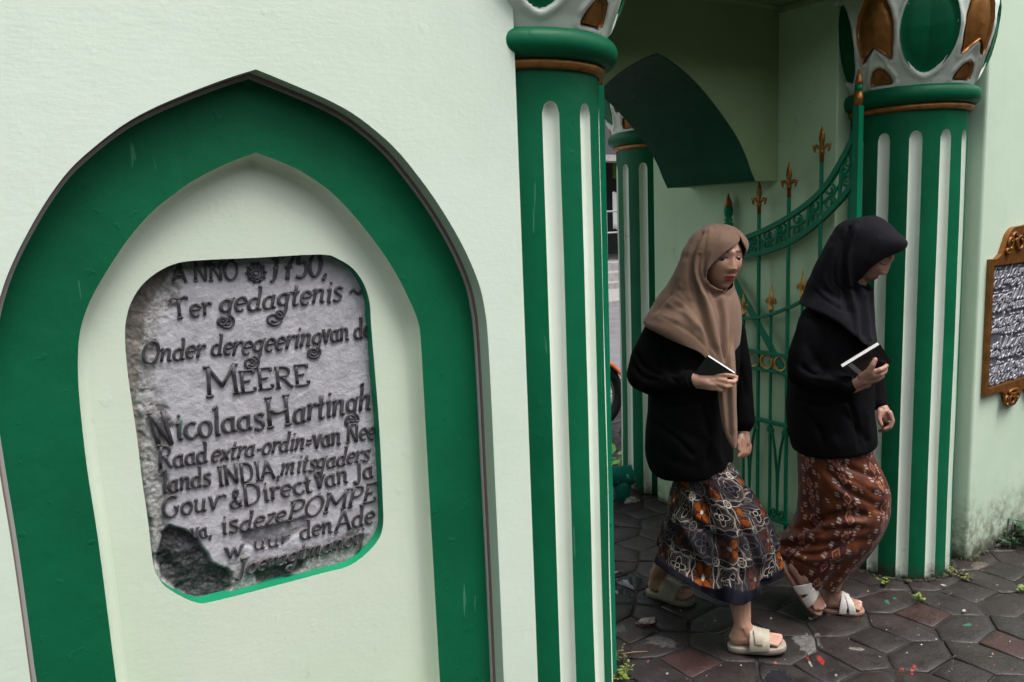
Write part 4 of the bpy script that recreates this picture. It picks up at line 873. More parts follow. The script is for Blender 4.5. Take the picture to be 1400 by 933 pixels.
# ================================================================== GATE LEAVES (opened back along the passage walls)
def gate(g0, g1, label):
    g0 = np.array([*g0, 0.]); g1 = np.array([*g1, 0.]); d = (g1-g0)/np.linalg.norm(g1-g0); nrm = np.array([-d[1], d[0], 0.])
    W = .704
    L = lambda s, z, o=0.0: g0+d*s+nrm*o+np.array([0, 0, z])
    t = empty('gate_leaf', tuple(g0), label, 'gate', 'iron gate leaves of the passage')
    def bar(name, a, b, w=.012, th=.012, mat=GREENG, par=t):      # rectangular bar between two (s,z)
        a = np.array(a); b = np.array(b); u = (b-a)/np.linalg.norm(b-a); q = np.array([-u[1], u[0]]); V = []
        for p_ in (a, b):
            for x, y in ((-1, -1), (1, -1), (1, 1), (-1, 1)): e = p_+q*x*w/2; V.append(L(e[0], e[1], y*th/2))
        return bevel(flat(mk(name, V, [(0, 1, 2, 3), (7, 6, 5, 4), (0, 4, 5, 1), (1, 5, 6, 2), (2, 6, 7, 3), (3, 7, 4, 0)], mat, par)), .0015, 2)
    def rod(name, pts, r=.0065, mat=GREENG, o=0.0, par=t, ell=1.0, n=8): return G().tube([L(p_[0], p_[1], o) for p_ in pts], r, n, True, ell, ref=nrm).build(name, mat, par)
    # hinge stile: bright flat post, darker plate behind, gold tip
    bar('hinge_stile', (0, .04), (0, 1.995), .03, .03)
    G().tube([L(0, 1.995), L(0, 2.05)], [.017, .017], 10).build('stile_band', GOLD, t); G().tube([L(0, 2.05), L(0, 2.075)], [.0155, .0155], 10).build('stile_neck', GREENG, t)
    G().tube([L(0, 2.075), L(0, 2.085), L(0, 2.10), L(0, 2.135)], [.014, .016, .012, .002], 8).build('stile_tip', GOLD, t)
    bar('hinge_plate', (.03, .1), (.03, 1.9), .014, .006)
    bar('end_stile', (W, .05), (W, 1.53), .03, .03)
    g = G(); g.tube([L(W, z) for z in (1.53, 1.545, 1.55, 1.565, 1.57, 1.585, 1.60, 1.61, 1.62, 1.625)], [.022, .024, .016, .022, .015, .020, .022, .022, .021, .018], 12); g.build('turned_finial', GREENG, t)
    G().tube([L(W, 1.622), L(W, 1.64), L(W, 1.66), L(W, 1.69)], [.018, .019, .012, .001], 10).build('finial_tip', GOLD, t)
    aU = lambda s: float(np.interp(s, [0, .04, .085, .125, .166, .25, .338, .42, .51, .60, W], [1.90, 1.835, 1.765, 1.713, 1.668, 1.612, 1.566, 1.530, 1.500, 1.474, 1.455]))
    aL = lambda s: float(np.interp(s, [0, .04, .085, .125, .164, .25, .337, .42, .51, .60, W], [1.705, 1.66, 1.617, 1.583, 1.552, 1.495, 1.452, 1.424, 1.403, 1.388, 1.380]))
    r3 = lambda s: float(np.interp(s, [0, .1, .19, .26, .333, .433, .508, .6, W], [1.40, 1.30, 1.235, 1.197, 1.163, 1.125, 1.104, 1.092, 1.088]))
    ss_ = np.linspace(.0, W, 30)
    def railc(name, f, w): 
        P = catmull([(s, f(s)) for s in np.linspace(0, W, 12)], 4); V = []
        for k in range(len(P)):
            u = P[min(k+1, len(P)-1)]-P[max(k-1, 0)]; u /= np.linalg.norm(u); q = np.array([-u[1], u[0]])
            for x, y in ((-1, -1), (1, -1), (1, 1), (-1, 1)): e = P[k]+q*x*w/2; V.append(L(e[0], e[1], y*.011))
        n = len(P); F = [(k*4+j, k*4+(j+1) % 4, (k+1)*4+(j+1) % 4, (k+1)*4+j) for k in range(n-1) for j in range(4)]+[(0, 1, 2, 3), tuple((n-1)*4+j for j in (3, 2, 1, 0))]
        return bevel(flat(mk(name, V, F, GREENG, t)), .0015, 2)
    railc('top_rail', aU, .023); railc('top_rail', aL, .023); railc('curved_rail', r3, .014)
    for z in (.94, .86, .615, .148): bar('straight_rail', (0, z), (W, z), .017, .022)
    tall = [.171, .341, .512]
    spz = {.171: 1.80, .341: 1.665, .512: 1.595}
    for s in tall:
        bar('upright_bar', (s, .05), (s, spz[s]), .013, .013)
        spear(L, s, spz[s]-.012, 1.22, t)
    for s in (.09, .2605, .437, .604):
        bar('upright_bar', (s, .05), (s, r3(s)+.015), .011, .011); spear(L, s, r3(s)+.012, 1.3, t, True)
    # latch block
    bar('latch_block', (.30, .925), (.30, .985), .022, .03)
    # gold rings between the two middle rails
    for k, s in enumerate(np.arange(.05, .70, .082)):
        pts = [L(s+.0325*math.cos(a), .90+.0325*math.sin(a)) for a in np.linspace(0, 2*math.pi, 25)]; G().tube(pts, .0068, 8, False, 1.0, ref=nrm).build('gold_hoop', GOLDB, t)
    # scroll work between the two arched rails
    def spiral(cx_, cz_, r0, a0, sgn, turns=1.35, n=18): return [(cx_+r0*(1-.72*q)*math.cos(a0+sgn*q*turns*2*math.pi), cz_+r0*(1-.72*q)*math.sin(a0+sgn*q*turns*2*math.pi)) for q in np.linspace(0, 1, n)]
    cells = [(.02, .165), (.177, .335), (.347, .506), (.518, .69)]
    for a, b in cells:
        mid = lambda s, f: aL(s)+(aU(s)-aL(s))*f
        w_ = b-a; h1 = aU(a+w_*.5)-aL(a+w_*.5); r1 = min(.028, h1*.22)
        bar('scroll_stem', (a+w_*.30, mid(a+w_*.30, .05)), (a+w_*.16, mid(a+w_*.16, .96)), .011, .009) if False else bar('scroll_stem', (a+w_*.42, aL(a+w_*.42)), (a+w_*.34, aU(a+w_*.34)), .014, .011)
        for (fx, fz, sg, a0) in ((.16, .70, 1, -1.2), (.16, .30, -1, 1.2), (.74, .70, -1, 4.4), (.74, .30, 1, 1.9)):
            cx_ = a+w_*fx; cz_ = mid(cx_, fz); rod('scroll', spiral(cx_, cz_, r1*1.12, a0, sg), .0058, n=6)
        rod('scroll_band', [(a+.004, mid(a+.004, .5)), (a+w_*.25, mid(a+w_*.25, .50)), (a+w_*.55, mid(a+w_*.55, .42)), (b-.004, mid(b-.004, .55))], .0056, n=6)
    # lyre scrolls hanging between the lower rails
    for k, s in enumerate([.0, .0865, .173, .2595, .346, .4325, .519, .6055][0:8]):
        c0 = s+.045
        top, bot = .608, .155; r = .020
        if k % 2 == 0:
            for sg in (-1, 1):
                e = c0+sg*.0
                pts = spiral(c0+sg*.040+.0, top-.030, r, R_(90), -sg, 1.2, 14)[::-1]
                rod('lyre_scroll', pts+[(c0+sg*.016, top-.12), (c0+sg*.004, (top+bot)/2), (c0+sg*.0, bot+.10)]+spiral(c0+sg*.023, bot+.028, r*1.1, R_(180 if sg > 0 else 0), sg, 1.15, 14), .0066, n=6)
    # diagonal brace
    bar('diagonal_brace', (W-.03, 1.28), (.12, .56), .035, .006).location = (0, 0, 0)
    return t
def spear(L, s, z, k, par, small=False):
    def Q(pts, r, ell=.5): G().tube([L(s+a*k, z+b*k) for a, b in pts], [q*k for q in r], 10, True, 1.0).build('spear_tip', GOLDB if small else GOLD, par)
    g = G(); P = lambda a, b, o=0: L(s+a*k, z+b*k, o)
    def leaf(pts, w, th=.006):
        pts = catmull(pts, 4); n = len(pts); V = []
        for i, p_ in enumerate(pts):
            u = pts[min(i+1, n-1)]-pts[max(i-1, 0)]; u /= np.linalg.norm(u)+1e-9; q = np.array([-u[1], u[0]]); ww = np.interp(i/(n-1), np.linspace(0, 1, len(w)), w)
            tq = th*min(1, 1.4*ww/max(w)); V += [P(*(p_+q*ww)), P(*p_, tq), P(*(p_-q*ww)), P(*p_, -tq)]
        g.add(V, [(i*4+j, i*4+(j+1) % 4, (i+1)*4+(j+1) % 4, (i+1)*4+j) for i in range(n-1) for j in range(4)]+[(0, 1, 2, 3), tuple((n-1)*4+j for j in (3, 2, 1, 0))])
    if not small:
        g.tube([P(0, 0), P(0, .03), P(0, .032), P(0, .045)], [.0075*k, .008*k, .011*k, .008*k], 10)
        leaf([(0, .045), (0, .065), (0, .08), (0, .10), (0, .125)], [.006, .010, .014, .010, .001], .007)
        for sg in (-1, 1): leaf([(sg*.004, .04), (sg*.014, .052), (sg*.024, .056), (sg*.031, .047), (sg*.026, .036)], [.004, .006, .007, .006, .003], .006)
        for sg in (-1, 1): leaf([(sg*.030, .048), (sg*.036, .056), (sg*.038, .062)], [.004, .003, .001], .004)
    else:
        g.tube([P(0, 0), P(0, .012), P(0, .016), P(0, .03)], [.007*k, .010*k, .006*k, .006*k], 10)
        leaf([(0, .018), (0, .045), (0, .062), (0, .080), (0, .105)], [.004, .013, .008, .0042, .0006], .009)
        for sg in (-1, 1): leaf([(sg*.003, .022), (sg*.012, .04), (sg*.019, .045), (sg*.022, .036), (sg*.016, .03)], [.003, .005, .005, .004, .002], .006)
    g.build('spear_tip', GOLDB if small else GOLD, par)
gate((3.02, 1.885), (3.08, 2.60), 'green iron gate leaf with gold spear tips, open behind the two women')
gate((1.693, 1.934), (1.65, 2.645), 'green iron gate leaf folded back behind the nearest column')

# ================================================================== PEOPLE
DG = lambda: bpy.context.evaluated_depsgraph_get()
def applied(o):        # bake the modifiers
    dg = DG(); dg.update(); me = bpy.data.meshes.new_from_object(o.evaluated_get(dg)); o.modifiers.clear(); old = o.data; o.data = me; bpy.data.meshes.remove(old); return o
def remesh(g, name, mat, vox, smooth=2, fac=.5, parent=None):
    o = mk(name, g.V, g.F, mat, None)
    m = o.modifiers.new('r', 'REMESH'); m.mode = 'VOXEL'; m.voxel_size = vox; m.use_smooth_shade = True
    if smooth: s = o.modifiers.new('s', 'SMOOTH'); s.iterations = smooth; s.factor = fac
    applied(o)
    if not o.data.materials: o.data.materials.append(mat)
    if parent: adopt(o, parent)
    return o
def getV(o): a = np.empty(len(o.data.vertices)*3); o.data.vertices.foreach_get('co', a); return a.reshape(-1, 3)
def getN(o): a = np.empty(len(o.data.vertices)*3); o.data.vertices.foreach_get('normal', a); return a.reshape(-1, 3)
def setV(o, V): o.data.vertices.foreach_set('co', V.ravel()); o.data.update()
class Fr:      # upright plane through a person's place, facing the camera
    def __init__(s, O):
        s.O = np.array([O[0], O[1], 0.0]); s.ew = s.O/np.linalg.norm(s.O); s.eu = np.array([s.ew[1], -s.ew[0], 0]); s.ez = np.array([0, 0, 1.])
    def P(s, px, py, w=0.0): r = ray(px, py); return CP+r*((s.O@s.ew+w)/(r@s.ew))
def loft(fr, rows, nr=70, nc=112, thk=None):
    """rows: (xl, yl, xr, yr, halfdepth, centre_w, tA, tB[, power]); tA/tB degrees of the opening (None: closed)"""
    R = [list(r)+[0]*(9-len(r)) for r in rows]
    A = np.array([[r[0], r[1], r[2], r[3], r[4], r[5], r[6], r[7]] for r in R], float)
    C = catmull(A, max(2, nr//(len(A)-1))); V = []; W = []
    for q, r in enumerate(C):
        a = fr.P(r[0], r[1], r[5]); b = fr.P(r[2], r[3], r[5]); c = (a+b)/2; h = (b-a)/2
        tA = R_(r[6]); tB = R_(r[7])
        for k in range(nc+1):
            th = tB+(tA+2*math.pi-tB)*k/nc; V.append(c+h*math.cos(th)+fr.ew*math.sin(th)*r[4]); W.append((th, q/(len(C)-1)))
    n = nc+1; m_ = len(C)
    F = [(i*n+j, i*n+j+1, (i+1)*n+j+1, (i+1)*n+j) for i in range(m_-1) for j in range(nc)]
    return V, F, np.array(W), m_, n
def sculpt(V, N, fr, strokes, front=True):
    """strokes: (pixel polyline, width px, depth m) ; positive = ridge, negative = groove; only faces turned to the viewer"""
    V = V.copy(); px = projn(V); vd = V-CP; vd /= np.linalg.norm(vd, axis=1)[:, None]; fac = -(N*vd).sum(1)
    wt = np.clip(fac*2.5, 0, 1) if front else np.ones(len(V)); disp = np.zeros(len(V))
    for pl_, wd, dp in strokes:
        P = catmull(np.array(pl_, float)[:, :2], 5) if len(pl_) > 2 else np.array(pl_, float)
        d = dpoly(px, P, False)
        # fade at both ends
        e = np.minimum(np.linalg.norm(px-P[0], axis=1), np.linalg.norm(px-P[-1], axis=1)); f = np.clip(e/(wd*1.5), .25, 1)
        disp += dp*np.exp(-(d/wd)**2)*f
    return V+N*(disp*wt)[:, None]
def wrinkle(V, N, amp, sc, seed=0.0, an=(1, 1, 1)):
    d = np.array([noise.noise(Vector((v[0]*sc*an[0]+seed, v[1]*sc*an[1], v[2]*sc*an[2])))+.45*noise.noise(Vector((v[0]*sc*2.3*an[0], v[1]*sc*2.3*an[1]+seed, v[2]*sc*2.3*an[2]))) for v in V])
    return V+N*(d*amp)[:, None]

# ---- materials
m = M('skin'); p = m.pos(); c_ = m.attr('Col'); n_ = m.noise(p, 55, 4, .6)
hs_ = m.mix(m.ss(n_, .3, .7)*.12, c_, (.30, .15, .10)); SKIN = m.set(hs_, m.math('ADD', .40, n_*.15), nrm=m.bump(m.noise(p, 300, 3), .12, .001), spec=.4, **{'Subsurface Weight': .06, 'Subsurface Radius': (.012, .005, .003), 'Subsurface Scale': .6})
def cloth(name, c, c2, rough=.8, weave=700, sheen=.15, bump=.15):
    m = M(name); p = m.pos(); n = m.noise(p, 14, 5, .6); col = m.mix(m.ss(n, .3, .7), c, c2)
    return m.set(col, rough, nrm=m.bump(m.noise(p, weave, 2)+m.noise(p, 60, 3)*.8, bump, .0012, m.bump(m.noise(m.scale(p, (1, 1, .5)), 15, 3, .5, .5), .35, .012)), spec=.1, **{'Sheen Weight': sheen, 'Sheen Roughness': .5})
TAN = cloth('tan_scarf_fabric', (.225, .140, .098), (.195, .120, .084)); BLK1 = cloth('black_blouse_fabric', (.0022, .0022, .0028), (.0034, .0034, .0042), .9, sheen=.0)
NAVY = cloth('black_scarf_fabric', (.0045, .0042, .0065), (.0065, .006, .009), .8, sheen=.02); BLK2 = cloth('black_shirt_fabric', (.0024, .0024, .0032), (.0036, .0035, .0046), .85, sheen=.0)

def batik():
    m = M('navy_orange_batik'); uv = m.sep(m.uv()); T = .108
    A = uv[0]/T; B = uv[1]/T; fl = lambda x: m.math('FLOOR', x); ab = lambda x: m.math('ABSOLUTE', x)
    A = A+(m.noise(m.uv(), 7, 2)-.5)*.14+(m.noise(m.uv(), 45, 3)-.5)*.04; B = B+(m.noise(m.uv(), 6, 2)-.5)*.14+(m.noise(m.uv(), 50, 3)-.5)*.04
    ia, ib = fl(A), fl(B); u = (A-ia-.5)*2; v = (B-ib-.5)*2          # -1..1 in the tile
    par = m.math('MODULO', ab(ia+ib), 2.0); par = m.math('GREATER_THAN', par, .5)
    r = m.math('SQRT', u*u+v*v); th = m.math('ARCTAN2', v, u)
    def line(d, w): return m.ss(ab(d), w, w*.45)
    mxuv = m.math('MAXIMUM', ab(u), ab(v))
    # orange tile: four diagonal petals and a white dot on brown
    pr = ab(m.math('SINE', th*2.0)); pet = m.ss(pr*.80-r*.98+.02-(m.noise(m.uv(), 120, 3)-.5)*.2, -.02, .06)
    org = m.mix(m.ss(m.noise(m.uv(), 130, 3), .35, .65), (.17, .038, .006), (.26, .066, .009))
    rays = m.ss(m.math('SINE', th*34.0), .2, .8)*m.ss(r, .35, .5)
    ca = m.mix(rays*.55, (.025, .012, .010), (.17, .05, .01)); ca = m.mix(pet, ca, org)
    ca = m.mix(m.ss(r, .15, .11), ca, (.58, .52, .46))
    # grey tile: quatrefoil outlined in cream, hatched ground
    q = .46+.16*m.math('COSINE', th*4.0); qd = r-q
    hat = m.ss(m.math('SINE', m.math('SUBTRACT', r*44.0, m.math('SINE', th*12.0)*2.0)), .1, .7)
    cb = m.mix(hat*m.ss(qd, .05, .1)*.85, (.008, .007, .010), (.11, .092, .078))
    cb = m.mix(m.math('MAXIMUM', line(qd, .055), line(r-.17, .045)), cb, (.29, .245, .205))
    cb = m.mix(line(r-.88-.05*m.math('COSINE', th*8.0), .05), cb, (.25, .21, .175))
    col = m.mix(par, ca, cb)
    # scalloped lens border along tile edges
    e1 = 1.0-ab(v); s1 = ab(m.math('SINE', A*math.pi*2.0)); len1 = e1-.07-.13*s1
    e2 = 1.0-ab(u); s2 = ab(m.math('SINE', B*math.pi*2.0)); len2 = e2-.07-.13*s2
    inl = m.math('MAXIMUM', m.ss(len1, .01, -.02), m.ss(len2, .01, -.02))
    col = m.mix(inl, col, (.006, .006, .011))
    ln = m.math('MAXIMUM', line(len1, .05), line(len2, .05)); col = m.mix(ln*.85, col, (.31, .26, .215))
    cr = m.ss(m.math('SQRT', (1.0-ab(u))*(1.0-ab(u))+(1.0-ab(v))*(1.0-ab(v))), .2, .12); col = m.mix(line(m.math('SQRT', (1.0-ab(u))*(1.0-ab(u))+(1.0-ab(v))*(1.0-ab(v)))-.26, .05), col, (.5, .45, .4))
    # curls between
    cur = m.math('SINE', m.noise(m.uv(), 42, 2, .4)*46.0); col = m.mix(line(cur-.9, .22)*m.ss(mxuv, .55, .7)*.35, col, (.22, .18, .15))
    hem = m.sep(m.uv())[1]; col = m.mix(m.ss(hem, .030, .026), col, (.004, .004, .008))
    dirt = m.noise(m.uv(), 9, 4); col = m.mix(m.ss(dirt, .44, .58)*.82, col, (.012, .012, .018))  # dark blotches put fold shade and darker cloth into the print
    return m.set(col, .85, nrm=m.bump(m.noise(m.pos(), 500, 2), .15, .001), spec=.08)
BATIK = batik()
def ikat():
    m = M('brown_orange_ikat'); uv = m.sep(m.uv()); ab = lambda x: m.math('ABSOLUTE', x)
    wob = (m.noise(m.uv(), 60, 3)-.5)*.006; a = uv[0]+wob; b = uv[1]+wob
    base = m.mix(m.ss(m.noise(m.uv(), 16, 4, .6), .35, .68), (.055, .012, .004), (.125, .030, .006))
    def band(x, per, ofs, hw): q = ab(m.math('SUBTRACT', m.math('FRACT', (x+ofs)/per), .5))*per; return m.ss(q, hw, hw*.8)
    bd = band(a, .17, .03, .026); col = m.mix(bd*.85, base, (.045, .008, .012))
    # small rosettes rows
    def cell(x, per, o=0.0): return (m.math('FRACT', x/per+o)-.5)*per
    u = cell(a, .17, .12); v = cell(b, .12, .3); r = m.math('SQRT', u*u+v*v); th = m.math('ARCTAN2', v, u)
    ros = m.ss(ab(r-.024), .006, .003)*m.ss(m.math('COSINE', th*8.0), -.1, .3); col = m.mix(ros*.7, col, (.36, .19, .10)); col = m.mix(m.ss(r, .007, .005)*.7, col, (.4, .22, .12))
    # lozenges in the dark bands
    u = m.math('SUBTRACT', m.math('FRACT', (a+.03)/.17), .5)*.17; v = cell(b, .075); loz = ab(u)*1.5+ab(v); col = m.mix(m.ss(ab(loz-.022), .006, .003)*.8, col, (.34, .14, .08)); col = m.mix(m.ss(loz, .012, .009)*.7, col, (.26, .07, .02))
    # pairs of white dashes beside the bands
    for o_ in (.038, -.038):
        u = ab(m.math('SUBTRACT', m.math('SUBTRACT', m.math('FRACT', (a+.03)/.17), .5)*.17, o_)); v = ab(cell(b, .05, .2)); v2 = ab(m.math('SUBTRACT', v, .0055))
        col = m.mix(m.ss(u, .0095, .0075)*m.ss(v2, .0042, .0028)*.85*m.ss(m.noise(m.uv(), 200, 2), .3, .45), col, (.36, .30, .27))
    u = ab(cell(a+b*.3, .085, .5)); v = ab(cell(b, .085, .1)); v2 = ab(m.math('SUBTRACT', v, .005)); col = m.mix(m.ss(u, .007, .005)*m.ss(v2, .0036, .0024)*.6, col, (.42, .32, .27))
    return m.set(col, .55, nrm=m.bump(m.noise(m.pos(), 400, 2), .15, .001), spec=.25, **{'Sheen Weight': .05})
IKAT = ikat()
EYEM = None
def eyemat():
    m = M('eyeball'); o = m.sep(m.obj()); r = m.math('SQRT', o[0]*o[0]+o[2]*o[2])
    c = m.mix(m.ss(r, .0080, .0072), (.20, .165, .15), (.012, .007, .005)); c = m.mix(m.ss(r, .0026, .0022), c, (.003, .003, .003)); return m.set(c, .35, spec=.3)
EYEM = eyemat()
LASH = M('lash').set((.01, .008, .007), .7)

def head(g, C, yaw_dir, pitch, fr, s=1.0, roll=0.0, closed=False):
    """adds a closed head mesh; returns the frame (C, right, forward, up)"""
    f0 = fr.eu*math.sin(yaw_dir)-fr.ew*math.cos(yaw_dir); f = f0*math.cos(pitch)-fr.ez*math.sin(pitch); u = f0*math.sin(pitch)+fr.ez*math.cos(pitch); r = np.cross(f, u)
    if roll: u, r = u*math.cos(roll)+r*math.sin(roll), r*math.cos(roll)-u*math.sin(roll)
    bm = bmesh.new(); bmesh.ops.create_icosphere(bm, subdivisions=6, radius=1); V = []
    ga = lambda d, w: math.exp(-(d/w)**2)
    for v in bm.verts:
        x, y, z = v.co
        X_ = x*.074; Y_ = y*(.092 if y > 0 else .098); Z_ = z*.112
        if Z_ < 0: k = -Z_/.112; X_ *= 1-.34*k**1.5; Y_ = Y_*(1-.10*k) if y > 0 else Y_*(1-.45*k)
        if y > 0:      # face plane
            fl = min(1, y*1.6); Y_ = Y_*(1-.10*fl)+.0*fl
            Y_ += .006*ga(Z_-.026, .016)*ga(X_, .05)                                   # brow ridge
            Y_ -= .0125*(ga(X_-.031, .0175)+ga(X_+.031, .0175))*ga(Z_-.006, .0125)        # sockets
            Y_ += (.0075 if closed else .0062)*(ga(X_-.031, .0135)+ga(X_+.031, .0135))*(ga(Z_-.0035, .0075) if closed else ga(Z_-.0095, .0042)+.6*ga(Z_+.0065, .0045))   # lids
            t = np.clip((.016-Z_)/.050, 0, 1); nb = (.007+.0140*t**1.35)*(1 if Z_ > -.033 else ga(Z_+.033, .0095)) if Z_ < .022 else .007*ga(Z_-.022, .014)
            Y_ += nb*ga(X_, .0085+.0065*t)*(1 if Z_ > -.05 else 0)+.006*ga(Z_+.034, .007)*(ga(X_-.0135, .0065)+ga(X_+.0135, .0065))
            Y_ += .006*(ga(X_-.040, .02)+ga(X_+.040, .02))*ga(Z_+.022, .022)               # cheeks
            Y_ += .0085*ga(Z_+.0585, .0052)*ga(X_, .019)+.0095*ga(Z_+.0715, .0062)*ga(X_, .016)+.004*ga(Z_+.065, .016)*ga(X_, .03)   # lips
            Y_ -= .0035*ga(Z_+.0648, .0018)*ga(X_, .019)
            Y_ -= .004*ga(Z_+.083, .006)*ga(X_, .02); Y_ += .010*ga(Z_+.100, .014)*ga(X_, .020)    # chin
        V.append(C+(r*X_+f*Y_+u*Z_)*s)
    F = [tuple(q.index for q in fc.verts) for fc in bm.faces]; bm.free(); g.add(V, F)
    return (C, r, f, u, s)
def face_local(V, fr_): C, r, f, u, s = fr_; d = (V-C)/s; return np.stack([d@r, d@f, d@u], 1)
def skin_color(V, hf, tone=(.40, .215, .145), lip=(.30, .04, .045), closed=False):
    L = face_local(V, hf); x, y, z = L.T; n = len(V); c = np.tile(np.array([*tone, 1.0]), (n, 1))
    inh = (np.abs(x) < .09) & (y > .03) & (np.abs(z) < .13)
    def put(mk_, cc): mk_ = np.clip(mk_*inh, 0, 1)[:, None]; c[:, :3] = c[:, :3]*(1-mk_)+np.array(cc)*mk_
    ax = np.abs(x)
    put(.35*np.exp(-((ax-.036)/.02)**2-((z+.02)/.018)**2), (tone[0]*1.06, tone[1]*.86, tone[2]*.84))
    bz = .0265-.16*np.maximum(ax-.036, 0)+.05*np.minimum(ax-.02, .01); put(.88*np.exp(-((z-bz)/.0042)**4)*np.clip((ax-.010)/.006, 0, 1)*np.clip((.050-ax)/.006, 0, 1), (.035, .022, .018))
    lz = (.0075 if not closed else -.0035)-(10.8 if not closed else -7)*(ax-.030)**2; put(.95*np.exp(-((z-lz)/.0024)**4)*(np.abs(ax-.031) < .0165), (.018, .010, .008))      # lash line
    put(.4*np.exp(-((z+.0062)/.0018)**2)*(np.abs(ax-.031) < .014)*(0 if closed else 1), (.10, .05, .038)); put(.35*np.exp(-((ax-.031)/.016)**2-((z-.004)/.011)**2), (tone[0]*.55, tone[1]*.5, tone[2]*.5))
    up_ = ((z+.0595)/.0048)**2+(x/.021)**2; lo_ = ((z+.0705)/.0056)**2+(x/.0175)**2; put(np.clip((1.1-np.minimum(up_, lo_))*3, 0, 1)*(y > .06), lip)
    put(.9*np.exp(-((z+.0648)/.0016)**2)*(ax < .021), (.06, .012, .012))
    put(.8*np.exp(-((z+.045)/.003)**2-((ax-.0075)/.0035)**2), (.05, .02, .015))
    return c
def eyes(hf, par, look=(0, 0)):
    C, r, f, u, s = hf
    for sg in (-1, 1):
        bm = bmesh.new(); bmesh.ops.create_uvsphere(bm, u_segments=20, v_segments=14, radius=.0120*s); me = bpy.data.meshes.new('eye'); bm.to_mesh(me); bm.free()
        me.polygons.foreach_set('use_smooth', [True]*len(me.polygons)); me.materials.append(EYEM); o = bpy.data.objects.new('eye', me); COL.objects.link(o)
        p_ = C+(r*.031*sg+f*.0625+u*.0012)*s; fd_ = f*math.cos(.10)-u*.10+r*.12; fd_ /= np.linalg.norm(fd_); u2 = np.cross(r, fd_)
        mat = Matrix(((r[0], fd_[0], u2[0], p_[0]), (r[1], fd_[1], u2[1], p_[1]), (r[2], fd_[2], u2[2], p_[2]), (0, 0, 0, 1)))
        o.parent = par; o.matrix_parent_inverse = Matrix.Identity(4); o.matrix_basis = mat
def chain(g, pts, rr, n=10):
    for i in range(len(pts)-1): g.cone(pts[i], rr[i], pts[i+1], rr[i+1], n)
def foot(g, heel, toe, up, side, ankle, knee, s=1.0, lift=.018):
    """bare foot; heel/toe are points on the sole; side = +1 big toe on the cross(up,fwd) side"""
    f = toe-heel; L = np.linalg.norm(f); f = f/L; up = up-f*(up@f); up /= np.linalg.norm(up); sd_ = np.cross(up, f)*side
    Q = lambda x, y, z: heel+f*x*L+sd_*y*s+up*(z*s+lift)
    g.cone(Q(.10, 0, .026), .027*s, Q(.30, -.004, .030), .026*s); g.cone(Q(.30, -.006, .026), .024*s, Q(.66, -.020, .018), .017*s); g.cone(Q(.28, .006, .034), .026*s, Q(.70, .018, .019), .019*s)
    g.cone(Q(.30, 0, .045), .028*s, Q(.62, .008, .026), .020*s)
    for k, (y, x1, rr) in enumerate([(.026, .985, .0115), (.009, .975, .0085), (-.004, .945, .0080), (-.017, .905, .0076), (-.029, .865, .0074)]):
        x0 = .70-.02*k; g.cone(Q(x0, y*.9, .016), rr*1.25*s, Q((x0+x1)/2, y*1.02, .016), rr*1.0*s, 10); g.cone(Q((x0+x1)/2, y*1.02, .016), rr*s, Q(x1-rr/L*.6, y*1.05, .0105), rr*1.05*s, 10)
    g.cone(Q(.13, 0, .03), .029*s, ankle, .029*s); g.cone(Q(.32, .0, .04), .029*s, ankle, .031*s); g.cone(ankle, .0305*s, ankle*.7+knee*.3, .040*s); g.cone(ankle*.7+knee*.3, .040*s, knee, .052*s)
    for y in (.024, -.024): g.cone(ankle+sd_*y*s, .009*s, ankle+sd_*y*.6*s, .012*s)
    return Q, f, sd_, up, L
def sole(name, heel, f, sd_, up, L, th, mats, par, w0=.036, w1=.047, ext=1.06, square=False):
    n = 44; out = []
    for k in range(n):
        a = 2*math.pi*k/n; cx_ = math.cos(a); sy = math.sin(a); x = .5*L+ext*L*.53*math.copysign(abs(cx_)**(.62 if square else .8), cx_)
        t = np.clip(x/L, 0, 1); w_ = w0+(w1-w0)*np.clip((t-.25)/.45, 0, 1)-.004*math.exp(-((t-.4)/.12)**2); out.append((x, w_*math.copysign(abs(sy)**.75, sy)+.004*np.clip(t, 0, 1)))
    V = []; lv = [(0.004, .985), (.0, .96), (.0, 1.0), (th*.45, 1.02), (th*.8, 1.02), (th, 1.0), (th*1.02, .93)]
    for z, k in lv[1:]: V += [heel+f*(.5*L+(x-.5*L)*(1-(1-k)*.4))+sd_*y*k+up*z for x, y in out]
    q = len(lv)-1; F = [(i*n+j, i*n+(j+1) % n, (i+1)*n+(j+1) % n, (i+1)*n+j) for i in range(q-1) for j in range(n)]+[tuple(range(n))[::-1], tuple(range((q-1)*n, q*n))]
    return mk(name, V, F, mats, par)
def strap(name, Q, x0, x1, y_span, h, mat, par, skew=0.0, th=.003, n=22, wid=None, hs=None):
    """band arched over the foot from one sole edge to the other"""
    V = []; 
    for k in range(n+1):
        a = math.pi*k/n; y = -y_span*math.cos(a); z = h*math.sin(a)**.7
        for t in np.linspace(0, 1, 7):
            x = x0+(x1-x0)*t+skew*(k/n-.5); hh = z*(1-(hs or .32)*t)
            V.append(Q(x, y, hh-.004+.0008*math.sin(t*9)))
    F = [(i*7+j, i*7+j+1, (i+1)*7+j+1, (i+1)*7+j) for i in range(n) for j in range(6)]
    o = mk(name, V, F, mat, par); m_ = o.modifiers.new('t', 'SOLIDIFY'); m_.thickness = th; m_.offset = 1; bevel(o, .001, 2, 50); return o
def hand_palm(g, wrist, knuck, across, th=.013, w=.036):
    """palm as a bundle of metacarpals; knuck = centre of knuckles, across = unit vector index->little"""
    for q in (-1.0, -.34, .33, 1.0): g.cone(wrist+across*q*w*.38, .0145, knuck+across*q*w, .0098, 10)
    g.cone(wrist, .021, wrist*.5+knuck*.5, .0165)

